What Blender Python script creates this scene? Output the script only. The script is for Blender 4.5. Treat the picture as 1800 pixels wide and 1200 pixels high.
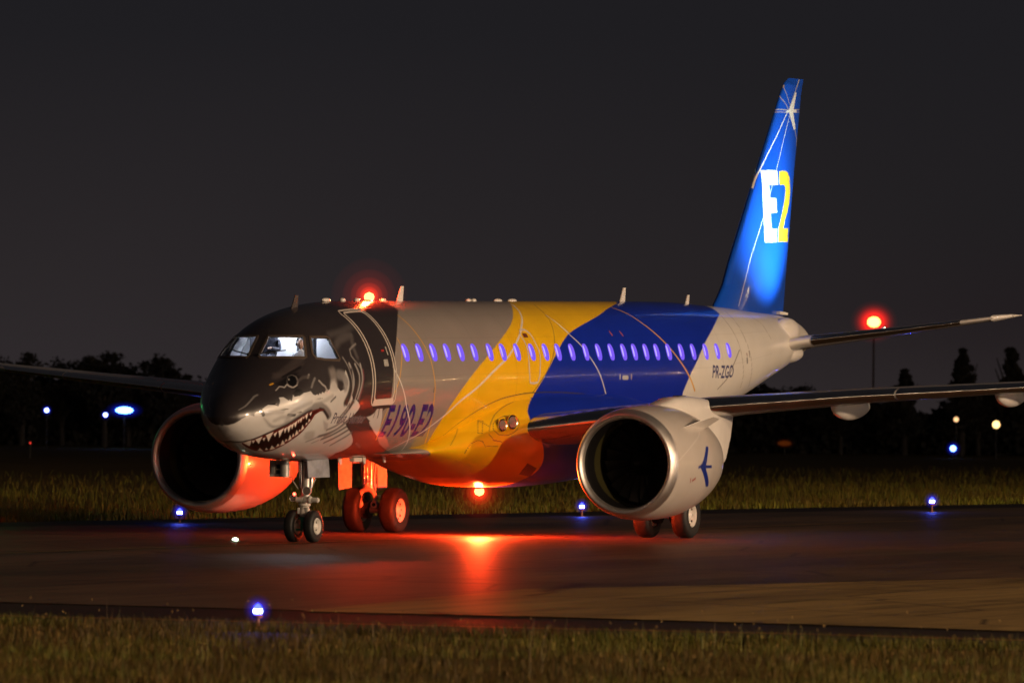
import bpy, bmesh, math, random
import numpy as np
from mathutils import Vector, Matrix
for o in list(bpy.data.objects): bpy.data.objects.remove(o)
random.seed(7); RNG = np.random.default_rng(7)
scene = bpy.context.scene; COL = scene.collection
R = math.radians
# ------------------------------------------------------------------ camera
cam = bpy.data.cameras.new('camera'); camo = bpy.data.objects.new('camera', cam); COL.objects.link(camo)
CAM = Vector((-120.787, -56.544, 2.902))
cR = Vector((0.381184, -0.924499, 0.0)); cU = Vector((-0.009892, -0.004079, 0.999943)); cF = Vector((0.924446, 0.381163, 0.0107))
ROLL = 0.010798
r_ = cR*math.cos(ROLL) + cU*math.sin(ROLL); u_ = -cR*math.sin(ROLL) + cU*math.cos(ROLL)
camo.matrix_world = Matrix(((r_.x, u_.x, -cF.x, CAM.x), (r_.y, u_.y, -cF.y, CAM.y), (r_.z, u_.z, -cF.z, CAM.z), (0, 0, 0, 1)))
cam.sensor_width = 36; cam.lens = 11245.4*36/1800; cam.clip_start = 1; cam.clip_end = 20000
cam.dof.use_dof = True; cam.dof.focus_distance = 134; cam.dof.aperture_fstop = 2.8
scene.camera = camo
# ------------------------------------------------------------------ night sky
world = bpy.data.worlds.new('World'); scene.world = world; world.use_nodes = True
nt = world.node_tree; nt.nodes.clear()
wo = nt.nodes.new('ShaderNodeOutputWorld'); bg = nt.nodes.new('ShaderNodeBackground'); tc = nt.nodes.new('ShaderNodeTexCoord')
sx = nt.nodes.new('ShaderNodeSeparateXYZ'); rp = nt.nodes.new('ShaderNodeValToRGB')
# two ramps over height, mixed by azimuth: the glow of the town lies to the left
rp2 = nt.nodes.new('ShaderNodeValToRGB'); mxw = nt.nodes.new('ShaderNodeMix'); mxw.data_type = 'RGBA'; azi = nt.nodes.new('ShaderNodeVectorMath'); azi.operation = 'DOT_PRODUCT'; mrw = nt.nodes.new('ShaderNodeMapRange')
azi.inputs[1].default_value = (-.381, .924, 0); mrw.inputs[1].default_value = -.075; mrw.inputs[2].default_value = .07
nw = nt.nodes.new('ShaderNodeTexNoise'); nw.inputs['Scale'].default_value = 9; nw.inputs['Detail'].default_value = 4; adw = nt.nodes.new('ShaderNodeMath'); adw.operation = 'MULTIPLY_ADD'; adw.inputs[1].default_value = .12
nt.links.new(tc.outputs['Generated'], nw.inputs['Vector']); nt.links.new(nw.outputs['Fac'], adw.inputs[0]); nt.links.new(azi.outputs['Value'], adw.inputs[2]); 
mrw.inputs[1].default_value = -.015; mrw.inputs[2].default_value = .13
nt.links.new(tc.outputs['Generated'], azi.inputs[0]); nt.links.new(adw.outputs[0], mrw.inputs[0]); nt.links.new(mrw.outputs[0], mxw.inputs[0])
nt.links.new(tc.outputs['Generated'], sx.inputs[0]); nt.links.new(sx.outputs['Z'], rp.inputs[0]); nt.links.new(sx.outputs['Z'], rp2.inputs[0])
nt.links.new(rp2.outputs[0], mxw.inputs[6]); nt.links.new(rp.outputs[0], mxw.inputs[7]); nt.links.new(mxw.outputs[2], bg.inputs[0]); nt.links.new(bg.outputs[0], wo.inputs[0])
for ramp, cols in ((rp, ((0, (.0290, .0235, .0255)), (.02, (.0235, .0195, .0210)), (.06, (.0132, .0125, .0148)), (1, (.008, .008, .010)))), (rp2, ((0, (.0245, .0195, .0200)), (.014, (.0165, .0125, .0138)), (.03, (.0142, .0125, .0138)), (.06, (.0128, .0120, .0142)), (1, (.008, .008, .010))))):
    e = ramp.color_ramp.elements
    while len(e) < len(cols): e.new(.5)
    for k, (p_, c_) in enumerate(cols): e[k].position = p_; e[k].color = (*c_, 1)
bg.inputs[1].default_value = 1.0
# ------------------------------------------------------------------ light: distant apron floodlights (real lamps on masts, off to the right)
scene.view_settings.view_transform = 'Standard'; scene.view_settings.look = 'None'; scene.view_settings.exposure = 0; scene.view_settings.gamma = 1
FLOODS = [(-52, -128, 27, 1.0), (-8, -150, 27, 1.0), (38, -150, 27, .7), (-210.5, -92.3, 24, .05), (-145.3, -127.1, 24, .09)]
FLOOD_POWER = 315000; FLOOD_COLOR = (1.0, .68, .42)
scene.render.engine = 'CYCLES'
scene.cycles.max_bounces = 6; scene.cycles.sample_clamp_indirect = 4; scene.cycles.sample_clamp_direct = 0; scene.cycles.caustics_reflective = False; scene.cycles.caustics_refractive = False
# ------------------------------------------------------------------ helpers
def tag(o, label=None, cat=None, group=None, kind=None):
    if label: o['label'] = label
    if cat: o['category'] = cat
    if group: o['group'] = group
    if kind: o['kind'] = kind
    return o
def empty(name, loc=(0, 0, 0), rz=0):
    o = bpy.data.objects.new(name, None); COL.objects.link(o); o.location = loc; o.rotation_euler = (0, 0, rz); o.empty_display_size = .2
    return o
def put(name, me, mat, parent=None, smooth=True, sharp=35):
    if isinstance(mat, (list, tuple)):
        for m in mat: me.materials.append(m)
    else: me.materials.append(mat)
    if smooth:
        me.polygons.foreach_set('use_smooth', [True]*len(me.polygons))
        if sharp: me.set_sharp_from_angle(angle=R(sharp))
    o = bpy.data.objects.new(name, me); COL.objects.link(o)
    if parent: o.parent = parent
    return o
def npmesh(name, V, Fq, cols=None):
    V = np.asarray(V, np.float32); Fq = np.asarray(Fq, np.int32); n = Fq.shape[1]
    me = bpy.data.meshes.new(name); me.vertices.add(len(V)); me.vertices.foreach_set('co', V.ravel())
    me.loops.add(Fq.size); me.loops.foreach_set('vertex_index', Fq.ravel())
    me.polygons.add(len(Fq)); me.polygons.foreach_set('loop_start', np.arange(0, Fq.size, n, dtype=np.int32))
    try: me.polygons.foreach_set('loop_total', np.full(len(Fq), n, np.int32))
    except Exception: pass
    me.update(calc_edges=True)
    if cols is not None:
        a = me.color_attributes.new('paint', 'FLOAT_COLOR', 'POINT')
        c = np.ones((len(V), 4), np.float32); c[:, :3] = cols; a.data.foreach_set('color', c.ravel())
    return me
class MB:
    def __init__(s): s.v = []; s.f = []
    def add(s, v, f):
        k = len(s.v); s.v += [tuple(p) for p in v]; s.f += [tuple(i+k for i in q) for q in f]; return s
    def box(s, c, d, rot=None):
        v = [Vector((x*d[0]/2, y*d[1]/2, z*d[2]/2)) for x in (-1, 1) for y in (-1, 1) for z in (-1, 1)]
        if rot is not None: v = [rot @ p for p in v]
        c = Vector(c)
        return s.add([p+c for p in v], [(0, 1, 3, 2), (4, 6, 7, 5), (0, 4, 5, 1), (2, 3, 7, 6), (0, 2, 6, 4), (1, 5, 7, 3)])
    def lathe(s, c, d, prof, n=24, closed=False, a0=0, a1=2*math.pi):
        d = Vector(d).normalized(); up = Vector((0, 0, 1)) if abs(d.z) < .9 else Vector((1, 0, 0))
        e1 = (up - d*up.dot(d)).normalized(); e2 = d.cross(e1); c = Vector(c)
        full = abs(a1-a0-2*math.pi) < 1e-6; m = n if full else n+1; v = []
        for x, r in prof:
            for k in range(m):
                a = a0+(a1-a0)*k/n; v.append(c + d*x + (e1*math.cos(a)+e2*math.sin(a))*r)
        f = []; P = len(prof)
        for i in range(P-1 if not closed else P):
            j = (i+1) % P
            for k in range(n):
                l = (k+1) % m
                f.append((i*m+k, i*m+l, j*m+l, j*m+k))
        return s.add(v, f)
    def cyl(s, p0, p1, r0, r1=None, n=14):
        r1 = r0 if r1 is None else r1; p0 = Vector(p0); p1 = Vector(p1); L = (p1-p0).length
        return s.lathe(p0, p1-p0, [(0, 0), (0, r0), (L, r1), (L, 0)], n)
    def tube(s, pts, r, n=8):
        for a, b in zip(pts[:-1], pts[1:]): s.cyl(a, b, r, r, n)
        return s
    def ell(s, c, rad, n=16, m=10):
        v = []; f = []
        for i in range(m+1):
            t = math.pi*i/m
            for k in range(n):
                a = 2*math.pi*k/n; v.append((c[0]+rad[0]*math.sin(t)*math.cos(a), c[1]+rad[1]*math.sin(t)*math.sin(a), c[2]+rad[2]*math.cos(t)))
        for i in range(m):
            for k in range(n): f.append((i*n+k, i*n+(k+1) % n, (i+1)*n+(k+1) % n, (i+1)*n+k))
        return s.add(v, f)
    def prism(s, poly, axis, a, b):   # polygon extruded along an axis between a and b
        n = len(poly)
        def P(p, h): q = list(p); q.insert(axis, h); return q
        v = [P(p, a) for p in poly]+[P(p, b) for p in poly]
        return s.add(v, [tuple(range(n)), tuple(range(2*n-1, n-1, -1))]+[(i, (i+1) % n, n+(i+1) % n, n+i) for i in range(n)])
    def build(s, name, mat, parent=None, smooth=True, sharp=35, bevel=0):
        me = bpy.data.meshes.new(name); me.from_pydata(s.v, [], s.f)
        bm = bmesh.new(); bm.from_mesh(me); bmesh.ops.remove_doubles(bm, verts=bm.verts, dist=1e-5); bmesh.ops.recalc_face_normals(bm, faces=bm.faces)
        if bevel: bmesh.ops.bevel(bm, geom=[e for e in bm.edges if len(e.link_faces) == 2 and e.calc_face_angle(0) > .6], offset=bevel, segments=2, affect='EDGES')
        bm.to_mesh(me); bm.free(); me.update()
        return put(name, me, mat, parent, smooth, sharp)
# ------------------------------------------------------------------ materials
def mat(name, col, rough=.5, metal=0, coat=0, spec=.5, noise=0, nscale=8, attr=None, emit=None, es=0, bump=0, bscale=20, rvar=0):
    m = bpy.data.materials.new(name); m.use_nodes = True; t = m.node_tree; b = t.nodes['Principled BSDF']
    b.inputs['Base Color'].default_value = (*col, 1); b.inputs['Roughness'].default_value = rough; b.inputs['Metallic'].default_value = metal
    b.inputs['Coat Weight'].default_value = coat; b.inputs['Coat Roughness'].default_value = .04; b.inputs['Specular IOR Level'].default_value = spec
    if emit: b.inputs['Emission Color'].default_value = (*emit, 1); b.inputs['Emission Strength'].default_value = es
    src = None
    if attr:
        a = t.nodes.new('ShaderNodeAttribute'); a.attribute_name = attr; src = a.outputs['Color']; t.links.new(src, b.inputs['Base Color'])
    if noise or rvar or bump:
        tcn = t.nodes.new('ShaderNodeTexCoord'); n = t.nodes.new('ShaderNodeTexNoise'); n.inputs['Scale'].default_value = nscale; n.inputs['Detail'].default_value = 5
        t.links.new(tcn.outputs['Object'], n.inputs['Vector'])
        if noise:
            mx = t.nodes.new('ShaderNodeMix'); mx.data_type = 'RGBA'; mx.blend_type = 'MULTIPLY'
            mr = t.nodes.new('ShaderNodeMapRange'); mr.inputs[1].default_value = .3; mr.inputs[2].default_value = .7; mr.inputs[3].default_value = 1-noise; mr.inputs[4].default_value = 1
            t.links.new(n.outputs['Fac'], mr.inputs[0]); mx.inputs[0].default_value = 1
            if src: t.links.new(src, mx.inputs[6])
            else: mx.inputs[6].default_value = (*col, 1)
            t.links.new(mr.outputs[0], mx.inputs[7]); t.links.new(mx.outputs[2], b.inputs['Base Color'])
        if rvar:
            mr = t.nodes.new('ShaderNodeMapRange'); mr.inputs[3].default_value = max(0, rough-rvar); mr.inputs[4].default_value = rough+rvar
            t.links.new(n.outputs['Fac'], mr.inputs[0]); t.links.new(mr.outputs[0], b.inputs['Roughness'])
        if bump:
            n2 = t.nodes.new('ShaderNodeTexNoise'); n2.inputs['Scale'].default_value = bscale; n2.inputs['Detail'].default_value = 4; t.links.new(tcn.outputs['Object'], n2.inputs['Vector'])
            bp = t.nodes.new('ShaderNodeBump'); bp.inputs['Strength'].default_value = bump; bp.inputs['Distance'].default_value = .02
            t.links.new(n2.outputs['Fac'], bp.inputs['Height']); t.links.new(bp.outputs[0], b.inputs['Normal'])
    return m
def glow(name, col, s):
    m = bpy.data.materials.new(name); m.use_nodes = True; t = m.node_tree; t.nodes.clear()
    o = t.nodes.new('ShaderNodeOutputMaterial'); e_ = t.nodes.new('ShaderNodeEmission'); e_.inputs[0].default_value = (*col, 1); e_.inputs[1].default_value = s
    t.links.new(e_.outputs[0], o.inputs[0]); return m
def halo(parent, c, radii, bright, col, name='bloom_glow', squash=1.0):
    # lens bloom round a lamp, imitated by added emission-only volumes, one inside the other
    for r, s in zip(radii, bright):
        m = bpy.data.materials.new('bloom glow'); m.use_nodes = True; t = m.node_tree; t.nodes.clear(); o = t.nodes.new('ShaderNodeOutputMaterial'); e_ = t.nodes.new('ShaderNodeEmission')
        e_.inputs[0].default_value = (*col, 1); e_.inputs[1].default_value = s/(2*r); t.links.new(e_.outputs[0], o.inputs['Volume'])
        MB().ell(c, (r, r, r*squash), 24, 16).build(name, m, parent)
M_paint = mat('aircraft livery paint', (.5,)*3, .30, attr='paint', coat=.55, noise=.10, nscale=1.3, rvar=.05)
M_cream = mat('cream paint', (.72, .69, .65), .32, coat=.4, noise=.12, nscale=1.6)
M_grey = mat('wing grey paint', (.30, .29, .28), .28, coat=.4, noise=.12, nscale=1.2)
M_alu = mat('polished aluminium', (.70, .67, .63), .20, metal=1, noise=.10, nscale=3, rvar=.06)
M_lip = mat('brushed intake lip metal', (.72, .68, .64), .46, metal=1, noise=.12, nscale=4, rvar=.06)
M_dark = mat('dark liner', (.005, .0045, .0045), .6)
M_black = mat('black rubber', (.009, .0085, .0085), .62, noise=.35, nscale=14, bump=.25, bscale=60)
M_frame = mat('window frame bronze', (.12, .09, .07), .35, metal=.4)
M_steel = mat('gear steel', (.50, .49, .46), .35, metal=.35, noise=.25, nscale=9)
M_gearw = mat('white gear enamel', (.66, .63, .58), .36, coat=.3, noise=.25, nscale=7)
M_rim = mat('wheel rim enamel', (.70, .68, .64), .35, coat=.3, noise=.15, nscale=12)
M_teal = mat('teal primer', (.01, .20, .17), .4)
M_wintrim = mat('white door frame paint', (.56, .50, .45), .35, coat=.3)
M_seal = mat('dark seal', (.03, .012, .012), .6)
M_glass = bpy.data.materials.new('cockpit glass'); M_glass.use_nodes = True
_t = M_glass.node_tree; _t.nodes.clear(); _o = _t.nodes.new('ShaderNodeOutputMaterial'); _m = _t.nodes.new('ShaderNodeMixShader'); _f = _t.nodes.new('ShaderNodeFresnel'); _a = _t.nodes.new('ShaderNodeBsdfTransparent'); _g = _t.nodes.new('ShaderNodeBsdfGlossy')
_a.inputs[0].default_value = (.86, .90, .92, 1); _g.inputs['Roughness'].default_value = .02; _f.inputs[0].default_value = 1.45
_t.links.new(_f.outputs[0], _m.inputs[0]); _t.links.new(_a.outputs[0], _m.inputs[1]); _t.links.new(_g.outputs[0], _m.inputs[2]); _t.links.new(_m.outputs[0], _o.inputs[0])
M_pane = glow('violet lit cabin pane', (.215, .11, .93), 1.0)
M_paneh = glow('bright window reveal', (.42, .32, 1.0), 1.5)
M_beacon = glow('red beacon lens', (1.0, .55, .16), 3.0)
M_redlens = glow('small red lamp lens', (1.0, .06, .03), 14)
M_cab = mat('cockpit white lining', (.80, .80, .84), .6)
M_seat = mat('dark seat fabric', (.02, .022, .03), .8)

# ------------------------------------------------------------------ aircraft surfaces as functions
PS=np.array([.5,.53,.6,.7,.85,1.05,1.35,1.7,2.1,2.45,2.8,3.3,4,4.8,5.8,7,24,26,28,30,32,34,35.2,35.9,36.2,36.3])
PT=np.array([2.72,2.85,2.97,3.08,3.21,3.34,3.52,3.72,3.99,4.30,4.58,4.83,4.99,5.09,5.15,5.168,5.178,5.17,5.11,5.04,4.94,4.85,4.72,4.50,4.33,4.22])
PB=np.array([2.72,2.59,2.49,2.40,2.30,2.19,2.08,1.98,1.90,1.86,1.83,1.79,1.76,1.73,1.73,1.75,1.83,1.98,2.27,2.64,3.05,3.44,3.68,3.86,3.98,4.14])
PW=np.array([0,.17,.29,.40,.54,.68,.86,1.04,1.21,1.30,1.37,1.43,1.47,1.495,1.505,1.505,1.505,1.46,1.36,1.2,.97,.68,.48,.34,.22,.02])
PM=np.array([2.72,2.72,2.72,2.73,2.75,2.80,2.87,2.95,3.06,3.13,3.18,3.25,3.33,3.4,3.44,3.45,3.483,3.5,3.6,3.75,3.9,4.05,4.15,4.2,4.22,4.2])
def mono(x,X,Y):
    h=np.diff(X);dl=np.diff(Y)/h;m=np.zeros(len(X))
    for i in range(1,len(X)-1):
        if dl[i-1]*dl[i]>0:
            a=2*h[i]+h[i-1];b=h[i]+2*h[i-1];m[i]=(a+b)/(a/dl[i-1]+b/dl[i])
    m[0]=dl[0];m[-1]=dl[-1]
    x=np.clip(x,X[0],X[-1]);i=np.clip(np.searchsorted(X,x)-1,0,len(h)-1)
    t=(x-X[i])/h[i];t2=t*t;t3=t2*t
    return (2*t3-3*t2+1)*Y[i]+(t3-2*t2+t)*h[i]*m[i]+(-2*t3+3*t2)*Y[i+1]+(t3-t2)*h[i]*m[i+1]
def prof(s):
    q=np.sqrt(np.clip(s-.5,0,40));Q=np.sqrt(PS-.5)
    return [mono(q,Q,a) for a in (PT,PB,PW,PM)]
def fus(s,t):   # t=0 crown, pi keel, port positive -> y negative
    zt,zb,w,zm=prof(s);c=np.cos(t);sn=np.sin(t)
    return np.stack([s+0*t,-w*sn,np.where(c>0,zm+(zt-zm)*c,zm+(zm-zb)*c)],-1)
FS=np.array([7.2,8.2,9.2,10.5,12,13.5,16,19,21,23,25.5])
FB=np.array([1.85,1.80,1.72,1.50,1.17,.95,.89,.98,1.15,1.45,1.95])
FW=np.array([.35,.60,.95,1.36,1.66,1.80,1.85,1.85,1.78,1.55,.9])
FT=np.array([1.80,1.84,1.98,2.48,3.00,3.28,3.38,3.32,3.1,2.7,2.3])
def fair(s,t):
    zt=mono(s,FS,FT);zb=mono(s,FS,FB);w=mono(s,FS,FW);zm=zb+(zt-zb)*.5
    c=np.cos(t);sn=np.sin(t);n=2/2.5
    h=np.where(c>0,zt-zm,zm-zb)
    return np.stack([s+0*t,-w*np.sign(sn)*np.abs(sn)**n,zm+h*np.sign(c)*np.abs(c)**n],-1)
NX=np.array([0,.03,.1,.25,.6,1.2,2.0,2.7,3.3,3.8])
NR=np.array([1.08,1.12,1.16,1.20,1.25,1.28,1.26,1.18,1.06,.92])
NS0,NY,NZ=10.3,5.2,1.61
def nac(x,a):   # a=0 top, positive toward outboard(port side for port engine)
    r=mono(x,NX,NR)
    return np.stack([NS0+x,-NY-r*np.sin(a),NZ+r*1.0*np.cos(a)],-1)
FZ=np.array([4.55,5.0,5.3,5.61,6.2,8.5,10.6,10.85,10.97]);FL=np.array([28.4,29.6,30.0,30.38,30.82,32.76,34.56,34.84,35.15]);FE=np.array([34.72,34.82,34.88,34.94,35.07,35.58,36.10,36.22,36.27])
def finf(z,x):
    a=np.interp(z,FZ,FL);b=np.interp(z,FZ,FE);th=np.interp(z,[4.6,6,10.8,10.97],[.085,.10,.10,.02]);c=np.minimum(b-a,4.6)
    return np.stack([a+(b-a)*x,-5*th*c*(.2969*np.sqrt(x)-.126*x-.3516*x**2+.2843*x**3-.1036*x**4),z+0*x],-1)

# ------------------------------------------------------------------ livery outlines in surface coordinates (station, angle)
B1 = [8.159,0.488,7.833,0.594,7.508,0.705,7.315,0.776,7.122,0.852,6.937,0.929,6.764,1.007,6.633,1.07,6.506,1.136,6.391,1.201,6.291,1.267,6.208,1.33,6.144,1.394,6.097,1.46,6.065,1.526,6.045,1.588,6.031,1.646,6.021,1.714,6.02,1.778,6.018,1.835,6.005,1.881,5.753,1.953,5.781,2.012,5.872,2.087,5.968,2.161,6.047,2.26,6.175,2.354,6.769,2.521,7.245,2.619,7.776,2.722,8.729,2.917]
B2 = [15.437,0.244,14.593,0.542,14.227,0.666,13.766,0.796,13.44,0.872,13.071,0.951,12.703,1.028,12.373,1.098,12.081,1.161,11.803,1.219,11.537,1.276,11.286,1.332,11.047,1.387,10.82,1.441,10.604,1.495,10.4,1.551,10.241,1.598,10.089,1.648,9.947,1.698,9.82,1.747,9.711,1.794,9.602,1.847,9.515,1.897,9.441,1.948,9.374,2.004,9.314,2.07,9.273,2.145,9.259,2.223,9.273,2.299,9.339,2.395,9.449,2.492,9.571,2.587,9.699,2.706,9.889,2.837]
B3 = [22.215,0.23,21.39,0.363,20.711,0.464,20.202,0.546,19.551,0.643,19.205,0.687,18.796,0.736,18.364,0.787,17.947,0.835,17.575,0.879,17.279,0.916,16.78,0.987,16.417,1.061,16.185,1.114,15.953,1.174,15.731,1.236,15.524,1.298,15.336,1.357,15.164,1.418,15.0,1.479,14.837,1.541,14.695,1.595,14.549,1.653,14.413,1.711,14.301,1.764,14.22,1.809,14.101,1.92]
B4 = [28.213,0.564,27.598,0.701,27.097,0.811,26.636,0.91,26.285,0.985,25.941,1.059,25.628,1.129,25.367,1.193,25.115,1.263,24.919,1.326,24.72,1.393,24.552,1.449,24.385,1.508,24.231,1.567,24.103,1.627,23.972,1.705,23.875,1.783,23.803,1.862]
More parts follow.
